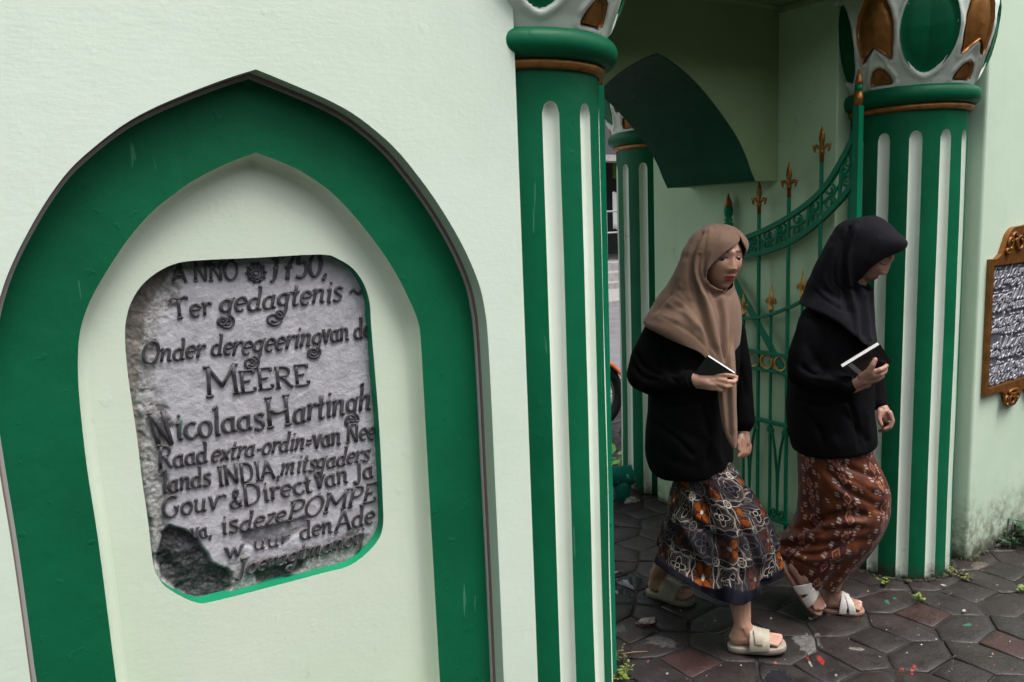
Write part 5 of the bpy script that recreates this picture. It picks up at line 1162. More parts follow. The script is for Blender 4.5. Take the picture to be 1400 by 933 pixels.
# ------------------------------------------------------------------ WOMAN IN TAN SCARF
gA = gnd(1030, 896); gB = gnd(917, 823); O1 = (gA+gB)/2; fr = Fr(O1); P = fr.P
per = remesh_target = None
g = G()
HC1 = P(984, 355, -.010); hf1 = head(g, HC1, R_(30), R_(-2), fr, 1.02, R_(-2))
chain(g, [P(977, 385, .03), P(972, 420, .02), P(962, 440, .01)], [.052, .050, .06])
chain(g, [P(955, 450, .01), P(948, 560, .0), P(955, 630, .0)], [.10, .09, .085])
# right arm (nearer): shoulder, elbow, wrist
chain(g, [P(912, 448, -.03), P(886, 520, -.06), P(950, 519, -.185)], [.05, .038, .0235], 12)
# left arm (farther)
chain(g, [P(995, 450, .09), P(1016, 530, .10), P(1017, 590, .07)], [.045, .036, .022], 12)
# right hand under the book
wr = P(950, 519, -.185); kn = P(980, 522, -.215)
for a, b in [((953, 514, -.175), (982, 515, -.20)), ((953, 519, -.19), (983, 521, -.215)), ((952, 523, -.195), (981, 527, -.22)), ((951, 525, -.18), (976, 531, -.215))]: g.cone(P(*a), .0155, P(*b), .0105, 10)
g.cone(P(951, 520, -.187), .021, P(966, 523, -.205), .018)
# fingers wrap toward the book's lower edge; index and thumb point right
chain(g, [P(981, 514.5, -.205), P(993, 513, -.222), P(1002, 514, -.225), P(1007, 516, -.215)], [.0098, .0086, .0078, .0068])
chain(g, [P(982, 519.5, -.215), P(995, 522, -.238), P(1003, 522.5, -.235), P(1006.5, 519.5, -.22)], [.0100, .0090, .0080, .0068])
chain(g, [P(981, 525, -.22), P(993, 528.5, -.242), P(999, 528, -.238), P(1001, 523.5, -.222)], [.0098, .0088, .0078, .0066])
chain(g, [P(977, 530, -.215), P(986, 534, -.232), P(991, 533.5, -.228), P(993, 529.5, -.215)], [.0088, .0078, .0070, .0060])
chain(g, [P(958, 513, -.18), P(975, 509.5, -.185), P(990, 510.5, -.19), P(1000, 513.5, -.19)], [.013, .0108, .0092, .0078])
# left hand hanging, relaxed curl
chain(g, [P(1017, 590, .07), P(1018.5, 604, .065)], [.020, .021]); 
for k, (dx, w_) in enumerate([(-5.5, .045), (-1.5, .055), (2.5, .066), (5.5, .078)]):
    chain(g, [P(1017+dx*.7, 600, w_), P(1019.5+dx, 611, w_-.004), P(1018.5+dx*.9, 619, w_-.012), P(1014+dx*.8, 624, w_-.018)], [.0115, .0092, .0082, .0072])
chain(g, [P(1013, 597, .05), P(1009.5, 606, .035), P(1010, 615, .03)], [.012, .0092, .0078])
# legs and feet
kA = P(1003, 740, -.06); kB = P(932, 735, .08)
hA, tA_ = gnd(1001, 889.5)+[0, 0, .004], gnd(1072, 893)+[0, 0, .016]
aA = P(1018, 852, 0); aA = (hA+(tA_-hA)*.20)+np.array([0, 0, .098])
QA, fA, sA, uA, LA = foot(g, hA, tA_, fr.ez, 1, aA, kA, 1.0, .021)
hB, tB_ = gnd(889, 813)+[0, 0, .002], gnd(946, 827)+[0, 0, .001]
aB = (hB+(tB_-hB)*.17)+np.array([0, 0, .095])-fr.eu*.0
QB, fB, sB, uB, LB = foot(g, hB, tB_, fr.ez, 1, aB, kB, 1.0, .021)
chain(g, [kA, P(965, 640, -.02)], [.05, .07]); chain(g, [kB, P(958, 640, .03)], [.045, .06])
per = remesh(g, 'person', SKIN, .0031, 3, .5)
setp(per, 'woman in tan headscarf, black top and navy orange batik skirt, carrying a book', 'person')
V = getV(per); L_ = face_local(V, hf1)
cc_ = skin_color(V, hf1, (.46, .255, .18), (.30, .035, .04))
pxv = projn(V); toe = (V[:, 2] < .07) & (pxv[:, 0] > 1050); 
def nails(c, V, pts, r, colr=(.55, .30, .27)):
    for q in pts: d = np.linalg.norm(V-q, axis=1); w_ = np.clip((r-d)/r*3, 0, 1)[:, None]; c[:, :3] = c[:, :3]*(1-w_)+np.array(colr)*w_
for Q, f_ in ((QA, fA), (QB, fB)): nails(cc_, V, [Q(.97, .027, .021)], .009); nails(cc_, V, [Q(.96, .009, .020), Q(.93, -.004, .019), Q(.89, -.018, .018)], .006)
a = per.data.color_attributes.new('Col', 'FLOAT_COLOR', 'POINT'); a.data.foreach_set('color', cc_.ravel())
per.data.polygons.foreach_set('use_smooth', [True]*len(per.data.polygons))
eyes(hf1, per)

# blouse: torso + sleeves fused
def blouse(rows, arms, mat, par, strokes, wr_amp=.004, vox=.0065, seed=0, name='blouse', fr=None):
    V, F, W, m_, n = loft(fr, rows, 60, 64)
    g = G(); g.add(V, F+[tuple(range(n-1))[::-1], tuple((m_-1)*n+j for j in range(n-1))])
    for pts, rr in arms: chain(g, pts, rr, 18)
    o = remesh(g, name, mat, vox, 5, .6, par); V = getV(o); N = getN(o)
    V = wrinkle(V, N, wr_amp, 9, seed, (1, 1, .7)); setV(o, V); N = getN(o); V = sculpt(V, N, fr, strokes); setV(o, V)
    o.data.polygons.foreach_set('use_smooth', [True]*len(o.data.polygons)); return o
rows = [(925, 432, 990, 432, .08, .02, 0, 0), (900, 442, 1006, 443, .115, .01, 0, 0), (890, 462, 1011, 462, .135, .0, 0, 0), (889, 500, 1012, 498, .145, -.01, 0, 0), (886, 545, 1006, 545, .155, -.01, 0, 0), (882, 590, 1002, 590, .165, -.01, 0, 0), (883, 622, 1003, 618, .17, -.005, 0, 0), (889, 640, 1002, 632, .17, 0, 0, 0), (898, 645, 999, 636, .165, 0, 0, 0)]
arms = [([P(906, 452, -.02), P(884, 492, -.045), P(878, 512, -.06), P(893, 522, -.085), P(925, 521, -.14), P(942, 520, -.17)], [.062, .062, .058, .054, .050, .040]),
        ([P(998, 455, .075), P(1010, 500, .09), P(1014, 540, .095), P(1016, 575, .08), P(1018, 584, .075)], [.056, .048, .044, .044, .030])]
st = [([(868, 480), (880, 500), (905, 512)], 3, -.014), ([(866, 500), (878, 514), (898, 520)], 2.5, -.010), ([(895, 548), (930, 556), (965, 548)], 3, -.010), ([(890, 575), (925, 600), (950, 625)], 3, -.010), ([(960, 550), (970, 590), (968, 635)], 3, -.010), ([(915, 516), (928, 522), (940, 518)], 2, -.008), ([(890, 538), (915, 540), (940, 530)], 4, -.009), ([(872, 520), (890, 530), (915, 532)], 5, .006), ([(905, 500), (925, 508), (945, 506)], 4, -.007), ([(930, 505), (934, 520), (931, 535)], 3, .005),
      ([(900, 560), (930, 590), (960, 600)], 6, -.006), ([(885, 600), (920, 630), (960, 640)], 7, -.005), ([(985, 540), (990, 590), (992, 630)], 5, -.008), ([(960, 590), (975, 610), (990, 640)], 5, .006), ([(1008, 500), (1016, 520), (1020, 545)], 4, -.005), ([(900, 470), (915, 500), (925, 520)], 6, -.008), ([(890, 460), (880, 490)], 6, .006)]
bl = blouse(rows, arms, BLK1, per, st, .0045, .0065, 1.3, fr=fr)
# cuff ridges, faint chest print
g = G(); c0 = P(943, 520, -.172); dr = P(950, 519, -.185)-c0; dr /= np.linalg.norm(dr); a_ = np.cross(dr, [0, 0, 1.]); a_ /= np.linalg.norm(a_); b_ = np.cross(dr, a_)
g.tube([c0-dr*.012, c0-dr*.008, c0+dr*.012, c0+dr*.015, c0+dr*.0155], [.041, .0385, .036, .034, .028], 24, False); cf = g.build('cuff', BLK1, per)
m = M('faint_grey_print'); PR = m.set((.22, .22, .23), .6)
g = G(); rs = random.Random(9); xx = 929.0
while xx < 955:
    q = P(xx, 470.5+(xx-929)*.22, -.166); hgt = rs.choice([.0045, .006, .006]); k = rs.choice([0, 1, 2])
    if 933 < xx < 936 or xx > 952.5 and xx < 953.5: xx += 1.2; continue
    def bit(a0, a1): g.tube([q+fr.eu*a0[0]+fr.ez*a0[1]-fr.ew*.0, q+fr.eu*a1[0]+fr.ez*a1[1]], .0006, 4)
    bit((0, 0), (.0, hgt))
    if k == 0: bit((0, hgt), (.003, hgt)); bit((0, hgt*.5), (.003, hgt*.5))
    if k == 1: bit((0, hgt), (.003, 0)); bit((.003, 0), (.003, hgt))
    xx += 2.0
pr = g.build('chest_print', PR, per)
me_ = bl.data; from mathutils.bvhtree import BVHTree
bvh = BVHTree.FromPolygons([v.co[:] for v in me_.vertices], [p_.vertices[:] for p_ in me_.polygons]); V = getV(pr)
for i in range(len(V)):
    d_ = Vector(V[i]-CP).normalized(); hit = bvh.ray_cast(Vector(CP), d_)
    if hit[0] is not None: V[i] = np.array(hit[0])-np.array(d_)*.0008
setV(pr, V)

# skirt
def skirt(fr, rows, mat, par, strokes, name='skirt', nr=90, nc=150, amp=.006, folds=None, seed=0, ulen=1.1, u0=0.0, hemz=None):
    V, F, W, m_, n = loft(fr, rows, nr, nc); V = np.array(V)
    V2 = V.reshape(m_, n, 3)
    seg = np.linalg.norm(np.diff(V2, axis=0), axis=2).mean(1); lenv = np.concatenate([[0], np.cumsum(seg)]); tot = lenv[-1]
    th = W[:, 0].reshape(m_, n)
    q = np.arange(n)/(n-1); UV = np.zeros((m_, n, 2)); UV[:, :, 0] = q[None, :]*ulen+u0; 
    segc = np.linalg.norm(np.diff(V2, axis=0), axis=2); lc = np.concatenate([np.zeros((1, n)), np.cumsum(segc, 0)]); UV[:, :, 1] = lc[-1][None, :]-lc
    o = mk(name, V, F, mat, par, uv=UV.reshape(-1, 2)); N = getN(o)
    # make normals point outward
    c = V2.mean(1)[:, None, :].repeat(n, 1).reshape(-1, 3); sg = np.sign(((V-c)*N).sum(1)); N = N*sg[:, None]
    t = (np.arange(m_)/(m_-1))[:, None].repeat(n, 1).ravel(); 
    if folds: 
        d = np.zeros(len(V))
        for k, ph, am, t0 in folds: d += am*np.clip((t-t0)/(1-t0), 0, 1)**.8*np.sin(W[:, 0]*k+ph+t*1.2)
        V = V+N*d[:, None]
    V = wrinkle(V, N, amp, 8, seed, (1, 1, .5)); V = sculpt(V, N, fr, strokes)
    if hemz: d = (W[:, 0]-R_(hemz[0])+math.pi) % (2*math.pi)-math.pi; V[:, 2] -= hemz[2]*np.exp(-(d/R_(hemz[1]))**2)*np.clip((W[:, 1]-.6)/.4, 0, 1)**1.3
    setV(o, V)
    s_ = o.modifiers.new('s', 'SMOOTH'); s_.iterations = 2; s_.factor = .5; so_ = o.modifiers.new('t', 'SOLIDIFY'); so_.thickness = .0025; so_.offset = -1
    return o
rows = [(908, 618, 1000, 612, .15, .0, 0, 0), (914, 640, 1001, 634, .16, .0, 0, 0), (921, 658, 1008, 650, .165, .0, 0, 0), (915, 680, 1024, 674, .175, .0, 0, 0), (911, 703, 1038, 694, .185, .0, 0, 0), (905, 724, 1048, 715, .195, .0, 0, 0), (900, 744, 1057, 740, .205, .0, 0, 0), (897, 748, 1059, 758, .215, .0, 0, 0), (896, 753, 1062, 772, .232, -.012, 0, 0), (896, 757, 1062, 784, .238, -.018, 0, 0)]
st = [([(1018, 640), (1020, 690), (1012, 730), (1014, 790)], 4, -.036), ([(1003, 640), (1004, 700), (1000, 760), (992, 825)], 9, .036), ([(1028, 690), (1040, 730), (1052, 785)], 6, .026), ([(1018, 720), (1034, 760), (1044, 800)], 4, -.026), ([(965, 660), (966, 700), (985, 760), (975, 815)], 7, -.024),
      ([(925, 690), (955, 720), (985, 742)], 4, -.018), ([(912, 715), (935, 750), (960, 790)], 4, -.016), ([(925, 700), (950, 740), (972, 780)], 4, .014), ([(940, 668), (960, 690), (990, 705)], 3.5, -.014), ([(915, 700), (940, 735), (965, 765)], 6, .010), ([(908, 735), (935, 765), (955, 795)], 6, -.010), ([(945, 670), (950, 700), (975, 720)], 5, .010), ([(930, 665), (935, 690), (950, 700)], 5, -.010), ([(905, 720), (900, 755)], 4, .006)]
sk1 = skirt(fr, rows, BATIK, per, st, folds=[(5, .4, .016, .0), (9, 1.1, .010, .1), (16, .5, .004, .1)], seed=2, ulen=1.55, u0=.021, amp=.007, hemz=(-72, 26, .045))

# sandals
def bei(name, c): m = M(name); p = m.pos(); return m.set(m.mix(m.ss(m.noise(p, 60, 4), .3, .7), c, tuple(a*.85 for a in c)), .6, nrm=m.bump(m.noise(p, 300, 3), .3, .001))
SAND = bei('beige_sandal', (.40, .35, .27)); SOLE = bei('beige_sole', (.34, .29, .23)); WHT = bei('white_strap', (.66, .62, .58)); TSOLE = bei('tan_sole', (.30, .165, .115))
def slide(heel, Q, f_, s_, u_, L, par, buckle):
    e = empty('sandal', tuple(heel), None, None); del_ = None
    e.parent = par; e.matrix_parent_inverse = Matrix.Identity(4)
    so = sole('sole', heel-f_*.004, f_, s_, u_, L, .022, SOLE, None, .037, .049, 1.06, True); so.parent = e; so.matrix_parent_inverse = Matrix.Translation(heel).inverted()
    sp_ = strap('upper_strap', Q, .36, .74, .0475, .070, SAND, None, .10, .0035, hs=.36); sp_.parent = e; sp_.matrix_parent_inverse = Matrix.Translation(heel).inverted()
    g = G(); 
    for (x, y0, y1) in [(.60, -.047, -.036), (.76, -.047, -.036)]: pass
    # small buckle flap on the outer side
    V = []; 
    for k in range(5):
        for t in np.linspace(0, 1, 5):
            a = math.pi*(.06+.30*k/4); y = -.0475*math.cos(a); z = .066*math.sin(a)**.7; x = .42+.15*t; V.append(Q(x, (y*1.04)*buckle, (z*.07/.066+.004)*(1-.34*(x-.36)/.38)))
    o = mk('buckle_flap', V, [(i*5+j, i*5+j+1, i*5+j+6, i*5+j+5) for i in range(4) for j in range(4)], SAND, None); o.modifiers.new('t', 'SOLIDIFY').thickness = .004; bevel(o, .001, 2); o.parent = e; o.matrix_parent_inverse = Matrix.Translation(heel).inverted()
slide(hA, QA, fA, sA, uA, LA, per, 1); slide(hB, QB, fB, sB, uB, LB, per, 1)

# scarf
def scarf(fr, rows, mat, par, strokes, hemext=None, amp=.004, seed=0, nr=110, nc=150, extra=None):
    V, F, W, m_, n = loft(fr, rows, nr, nc); V = np.array(V)
    o = mk('headscarf', V, F, mat, par); N = getN(o)
    V2 = V.reshape(m_, n, 3); c = V2.mean(1)[:, None, :].repeat(n, 1).reshape(-1, 3); sg = np.sign(((V-c)*N).sum(1)+1e-9); N = N*sg[:, None]
    V = wrinkle(V, N, amp, 10, seed, (1, 1, .35)); V = sculpt(V, N, fr, strokes)
    if hemext: V = hemext(V, W, m_, n)
    setV(o, V)
    w_ = o.modifiers.new('w', 'WELD'); w_.merge_threshold = .0004
    s_ = o.modifiers.new('s', 'SMOOTH'); s_.iterations = 1; s_.factor = .5
    so_ = o.modifiers.new('t', 'SOLIDIFY'); so_.thickness = .004; so_.offset = -1; so_.use_even_offset = False
    return o
#  (xl, yl, xr, yr, halfdepth, centre_w, tA, tB)
rows = [(974, 305.3, 982, 305.3, .01, .03, -45, -45), (962, 308.5, 994, 308, .04, .03, -45, -45), (951, 316, 1006, 312, .084, .022, -42, -42), (943, 324, 1015, 319, .106, .018, -40, -40), (938, 333, 1021, 326, .117, .014, -42, -36), (934, 339, 1024, 333, .120, .012, -56, -34), (931, 346, 1023, 341, .121, .010, -71, -22), (929, 354, 1018, 350, .121, .010, -79, -6), (926, 362, 1012, 360, .120, .010, -86, 16), (922, 371, 1006, 370, .118, .010, -87, 20), (917, 380, 1004, 380, .116, .010, -82, 16), (911, 390, 1004, 390, .114, .010, -64, -8), (905, 398, 1006, 398, .117, .01, -45, -42), (898, 408, 1010, 408, .125, .005, -42, -42), (890, 421, 1013, 420, .136, .0, -42, -42), (883, 432, 1014, 433, .148, -.005, -42, -42), (879, 440, 1013.5, 452, .158, -.01, -42, -42), (884, 446, 1011, 470, .163, -.012, -42, -42), (896, 450, 1006, 488, .166, -.012, -42, -42)]
st = [([(962, 312), (950, 335), (945, 375), (958, 420), (972, 470)], 4, -.016), ([(975, 312), (957, 335), (951, 370), (965, 415), (978, 465)], 4.5, .011), ([(957, 345), (955, 375), (975, 420), (988, 465)], 3, -.010), ([(940, 350), (930, 385), (938, 420), (955, 455)], 6, .008), ([(930, 390), (935, 408), (950, 415)], 5, -.009),
      ([(905, 425), (925, 420), (950, 418)], 6, -.009), ([(893, 428), (915, 437), (935, 440)], 5, .006), ([(962, 400), (975, 430), (985, 475)], 4, .010), ([(975, 400), (985, 430), (992, 475)], 3.5, -.012), ([(988, 398), (990, 430), (996, 480)], 4, .011), ([(1000, 400), (1000, 430), (1000, 480)], 3, -.010), ([(968, 392), (980, 402), (996, 402)], 3.5, -.014), ([(965, 385), (976, 396), (995, 398)], 3, .008),
      ([(990, 322), (985, 330), (975, 345), (968, 365), (968, 380)], 4, .006), ([(1000, 316), (1008, 322), (1016, 330)], 4, .004), ([(920, 400), (905, 415), (893, 430)], 2.5, -.006), ([(952, 330), (942, 380), (955, 430), (968, 462)], 1.8, -.006), ([(968, 318), (962, 350), (966, 395), (985, 450)], 1.8, -.005), ([(900, 432), (930, 446), (965, 470)], 2, -.004), ([(910, 414), (940, 432), (972, 462)], 2, .004), ([(925, 405), (950, 428), (978, 468)], 1.8, -.005), ([(981, 404), (988, 440), (990, 478)], 1.6, -.006), ([(968, 345), (962, 372), (970, 392)], 1.6, -.004), ([(950, 440), (965, 455), (980, 480)], 4, .007)]
def hem1(V, W, m_, n):
    d = (W[:, 0]-R_(-52)+math.pi) % (2*math.pi)-math.pi; tt = np.clip((W[:, 1]-.78)/.22, 0, 1)**1.4; k = np.exp(-(d/R_(17))**2)*tt
    V = V.copy(); V[:, 2] -= .115*k; V -= fr.ew*(.012*k)[:, None]; V += fr.eu*(.010*k*np.sign(-d))[:, None]; return V
sc1 = scarf(fr, rows, TAN, per, st, hem1, .004, 4)
# hanging tail of the scarf
def tail(rows, mat, par, fr, depth=.012, strokes=(), name='scarf_tail'):
    rr = [(a, y, b, y2, depth, w_, 0, 0) for a, y, b, y2, w_ in rows]; V, F, W, m_, n = loft(fr, rr, 60, 40); V = np.array(V); V2 = V.reshape(m_, n, 3)
    th = W[:, 0]; o = mk(name, V, F+[tuple(range(n-1))[::-1], tuple((m_-1)*n+j for j in range(n-1))], mat, par); N = getN(o); c = V2.mean(1)[:, None, :].repeat(n, 1).reshape(-1, 3); sg = np.sign(((V-c)*N).sum(1)+1e-9); V = sculpt(V, N*sg[:, None], fr, strokes); setV(o, V); s_ = o.modifiers.new('s', 'SMOOTH'); s_.iterations = 2; return o
tail([(968, 452, 1004, 452, -.085), (972, 470, 1004, 472, -.10), (976, 487, 1005, 488, -.125), (980, 507, 1006, 507, -.145), (981, 530, 1007, 530, -.158), (983, 553, 1007, 553, -.165), (988, 583, 1008, 580, -.170), (995, 602, 1008, 598, -.172), (1002, 614, 1007, 611, -.17)], TAN, per, fr, .014, [([(990, 470), (993, 520), (998, 600)], 3, -.008), ([(998, 470), (1001, 520), (1003, 590)], 2.5, .006), ([(983, 500), (988, 540), (994, 590)], 2.5, .005)])

# book held under the hand
def book(cs, wdir_front, thick, label, open_=0.0, side=1, band=None, covm=None):
    """cs: four corners (3-D) of the cover nearest the camera, in order; thick along wdir (unit, away from the viewer)"""
    c = [np.array(q) for q in cs]; n = np.cross(c[1]-c[0], c[3]-c[0]); n /= np.linalg.norm(n); n = n if n@wdir_front > 0 else -n
    ctr = sum(c)/4; b = empty('book', tuple(ctr), label, 'book')
    def slabq(name, k0, k1, ins, mat, cc=None):
        q = cc or c; m0 = sum(q)/4; V = [m0+(p_-m0)*(1-ins)+n*k0 for p_ in q]+[m0+(p_-m0)*(1-ins)+n*k1 for p_ in q]
        return bevel(flat(mk(name, V, [(0, 1, 2, 3), (7, 6, 5, 4), (0, 4, 5, 1), (1, 5, 6, 2), (2, 6, 7, 3), (3, 7, 4, 0)], mat, b)), .0008, 2)
    slabq('front_cover', 0, .002, 0, covm); slabq('page_block', .0022, thick-.0022, .035, PAGE); slabq('back_cover', thick-.002, thick, 0, covm)
    sp = c[3]-c[0]; V = []
    return b, n
m = M('page_edges'); p = m.pos(); PAGE = m.set(m.mix(m.ss(m.noise(m.scale(p, (1, 1, 1)), 400, 2), .4, .6), (.72, .70, .68), (.58, .56, .54)), .7)
m = M('glossy_black_cover'); COVM = m.set((.008, .008, .009), .28, nrm=m.bump(m.noise(m.pos(), 90, 3), .08, .001))
# tilted book: its top edge (pages) rises toward the viewer's left
b1 = [P(968, 484.0, -.205), P(1007, 509.5, -.215), P(998, 517, -.20), P(949, 505, -.175)]
tk = .017
bb, nn_ = book([P(967, 487, -.222), P(1005, 511.5, -.228), P(994, 528, -.205), P(948, 512, -.190)], fr.ew, .016, 'black covered book with white page edges held by the woman in the tan scarf', covm=COVM)

# ------------------------------------------------------------------ WOMAN IN BLACK SCARF
g2b = gnd(1152, 838); g2a = gnd(1110, 838); O2 = (gnd(1150, 838)+gnd(1115, 832))/2; fr2 = Fr(O2); P = fr2.P
g = G()
HC2 = P(1184, 347, -.008); hf2 = head(g, HC2, R_(74), R_(27), fr2, 1.03, 0, True)
chain(g, [P(1170, 372, .0), P(1155, 410, .0), P(1145, 440, .0)], [.052, .05, .06])
chain(g, [P(1145, 455, .0), P(1140, 560, .0), P(1142, 630, .0)], [.10, .09, .09])
chain(g, [P(1112, 455, -.10), P(1105, 515, -.13), P(1160, 527, -.19)], [.05, .038, .024], 12)
chain(g, [P(1172, 455, .10), P(1190, 520, .10), P(1204, 556, .05)], [.045, .036, .023], 12)
# right hand: thumb up across the cover, fingers cupping the lower edge
wr = P(1166, 526, -.192)
for a, b in [((1167, 521, -.19), (1191, 508, -.235)), ((1168, 525, -.195), (1195, 513, -.235)), ((1168, 529, -.19), (1193, 519, -.22)), ((1167, 532, -.185), (1187, 526, -.205))]: g.cone(P(*a), .0155, P(*b), .0108, 10)
g.cone(P(1165, 526, -.192), .022, P(1180, 520, -.215), .019)
chain(g, [P(1180, 516, -.222), P(1188, 508, -.240), P(1193, 499, -.246), P(1196.5, 492, -.242)], [.0165, .0125, .0102, .0088])
chain(g, [P(1193, 510, -.235), P(1203, 506, -.238), P(1209, 503, -.225), P(1212, 500, -.205)], [.0105, .0094, .0084, .0075])
chain(g, [P(1194, 515, -.23), P(1204, 512, -.232), P(1210, 508, -.215), P(1211, 504, -.195)], [.0105, .0092, .0083, .0074])
chain(g, [P(1191, 521, -.218), P(1200, 519, -.218), P(1206, 515, -.205), P(1207, 510, -.185)], [.0100, .0090, .0080, .0070])
# left hand
chain(g, [P(1204, 556, .05), P(1211, 567, .035)], [.021, .023]); g.cone(P(1207, 560, .045), .023, P(1213, 572, .03), .022)
for k, (dx, dy, w_) in enumerate([(5.0, -2, .012), (2.5, 1.5, .028), (-.5, 4.5, .045), (-4, 7, .060)]):
    chain(g, [P(1211+dx, 567+dy, w_), P(1215.5+dx*.9, 577+dy*.7, w_-.004), P(1213+dx*.8, 585+dy*.4, w_-.01), P(1206+dx*.7, 587.5+dy*.25, w_-.012)], [.0118, .0098, .0088, .0076])
chain(g, [P(1203, 563, .02), P(1202, 574, .005), P(1205, 581, .0)], [.012, .0095, .008])
# legs, front foot flat, rear foot pushing off
k2f = P(1180, 720, -.02); k2r = P(1150, 735, -.08)
h2, t2 = gnd(1127, 835)+[0, 0, .0], gnd(1180, 838)+[0, 0, .0]
a2 = (h2+(t2-h2)*.19)+np.array([0, 0, .095])
Q2, f2, s2, u2, L2 = foot(g, h2, t2, fr2.ez, 1, a2, k2f, .98, .016)
h3 = P(1071, 774, -.10); t3 = P(1117, 839, -.10); u3 = fr2.P(1115, 775, -.13)-fr2.P(1094, 792, -.10); 
a3 = P(1096, 762, -.09)
Q3, f3, s3, u3_, L3 = foot(g, h3, t3, u3, 1, a3, k2r, .98, .016)
chain(g, [k2f, P(1145, 640, .02)], [.055, .085]); chain(g, [k2r, P(1130, 640, -.02)], [.055, .085])
per2 = remesh(g, 'person', SKIN, .0031, 3, .5)
setp(per2, 'woman in a black headscarf and top and brown ikat skirt, looking down while walking', 'person')
V = getV(per2); cc_ = skin_color(V, hf2, (.38, .21, .15), (.22, .045, .042), True)
for Q in (Q2, Q3): nails(cc_, V, [Q(.97, .027, .021)], .009, (.7, .5, .46)); nails(cc_, V, [Q(.96, .009, .020), Q(.93, -.004, .019)], .006, (.65, .45, .4))
a = per2.data.color_attributes.new('Col', 'FLOAT_COLOR', 'POINT'); a.data.foreach_set('color', cc_.ravel())
per2.data.polygons.foreach_set('use_smooth', [True]*len(per2.data.polygons))
rows = [(1114, 412, 1176, 434, .08, .0, 0, 0), (1099, 422, 1190, 446, .14, .0, 0, 0), (1090, 440, 1198, 462, .168, .0, 0, 0), (1080, 495, 1199, 495, .175, -.005, 0, 0), (1076, 530, 1197, 530, .17, -.005, 0, 0), (1075, 565, 1197, 565, .17, -.005, 0, 0), (1077, 592, 1199, 590, .17, -.005, 0, 0), (1081, 607, 1200, 604, .17, 0, 0, 0), (1085, 613, 1199, 610, .168, 0, 0, 0)]
arms = [([P(1112, 452, -.10), P(1100, 485, -.125), P(1098, 510, -.14), P(1118, 520, -.16), P(1145, 524, -.18), P(1160, 526.5, -.19)], [.062, .058, .055, .050, .040, .032]),
        ([P(1172, 455, .09), P(1188, 500, .095), P(1196, 535, .075), P(1202, 551, .055)], [.055, .048, .040, .031])]
st = [([(1095, 500), (1115, 512), (1130, 505)], 3, -.013), ([(1085, 545), (1120, 556), (1165, 548)], 3, -.010), ([(1160, 545), (1172, 580), (1176, 612)], 3, -.011), ([(1100, 560), (1120, 590), (1128, 612)], 3, -.010), ([(1135, 512), (1150, 518), (1160, 524)], 2, -.008), ([(1090, 525), (1120, 536), (1150, 532)], 4, -.008), ([(1110, 515), (1135, 520), (1155, 518)], 3, .006), ([(1125, 505), (1140, 512), (1160, 522)], 3, -.006), ([(1080, 550), (1110, 580), (1150, 600)], 7, -.006), ([(1150, 560), (1175, 590), (1190, 610)], 5, -.007), ([(1185, 560), (1188, 590), (1192, 612)], 4, .006), ([(1130, 580), (1140, 600), (1145, 615)], 5, .006), ([(1105, 470), (1118, 500)], 5, -.008)]
blouse(rows, arms, BLK2, per2, st, .004, .0065, 4.1, fr=fr2)
rows = [(1092, 596, 1190, 594, .15, .0, 0, 0), (1090, 625, 1195, 622, .16, .0, 0, 0), (1091, 652, 1206, 645, .165, .0, 0, 0), (1092, 680, 1215, 672, .165, .0, 0, 0), (1090, 703, 1216, 694, .165, -.005, 0, 0), (1081, 722, 1213, 712, .165, -.01, 0, 0), (1067, 738, 1202, 735, .16, -.01, 0, 0), (1058, 747, 1185, 758, .15, -.01, 0, 0), (1063, 757, 1167, 778, .14, -.01, 0, 0), (1070, 763, 1152, 796, .13, -.01, 0, 0), (1074, 766, 1148, 803, .125, -.01, 0, 0)]
st = [([(1130, 630), (1165, 660), (1200, 672), (1214, 690)], 5, .012), ([(1125, 640), (1160, 672), (1195, 690), (1212, 702)], 4, -.012), ([(1145, 632), (1175, 645), (1205, 655)], 3, -.014), ([(1125, 628), (1150, 650), (1185, 668), (1210, 680)], 2.5, -.012), ([(1150, 680), (1180, 694), (1205, 700)], 2.5, -.012), ([(1100, 720), (1135, 724), (1175, 722)], 3, -.012), ([(1090, 758), (1120, 758), (1160, 745)], 3, -.012), ([(1140, 665), (1170, 690), (1195, 703)], 5, .010), ([(1085, 728), (1120, 712), (1155, 702), (1190, 705)], 5, -.030), ([(1075, 735), (1110, 728), (1150, 714), (1190, 714)], 5, .014), ([(1065, 748), (1100, 745), (1150, 742), (1190, 738)], 4, -.015), ([(1062, 742), (1090, 738), (1130, 735)], 4, .010), ([(1080, 755), (1110, 765), (1150, 758), (1175, 750)], 5, .012), ([(1085, 765), (1115, 778), (1150, 772)], 4, -.012), ([(1115, 640), (1112, 680), (1105, 710)], 7, -.008), ([(1058, 746), (1066, 752), (1075, 764)], 4, .010), ([(1068, 750), (1080, 762)], 3, -.012)]
sk2 = skirt(fr2, rows, IKAT, per2, st, folds=[(4, 1.0, .009, .1), (9, .3, .006, .2)], seed=7, ulen=1.15, u0=0.02, amp=.006)
tail([(1136, 780, 1156, 778, .02), (1137, 793, 1152, 788, .02), (1139, 800, 1148, 797, .02), (1142, 805, 1146, 804, .02)], IKAT, per2, fr2, .02, (), 'skirt_flap')
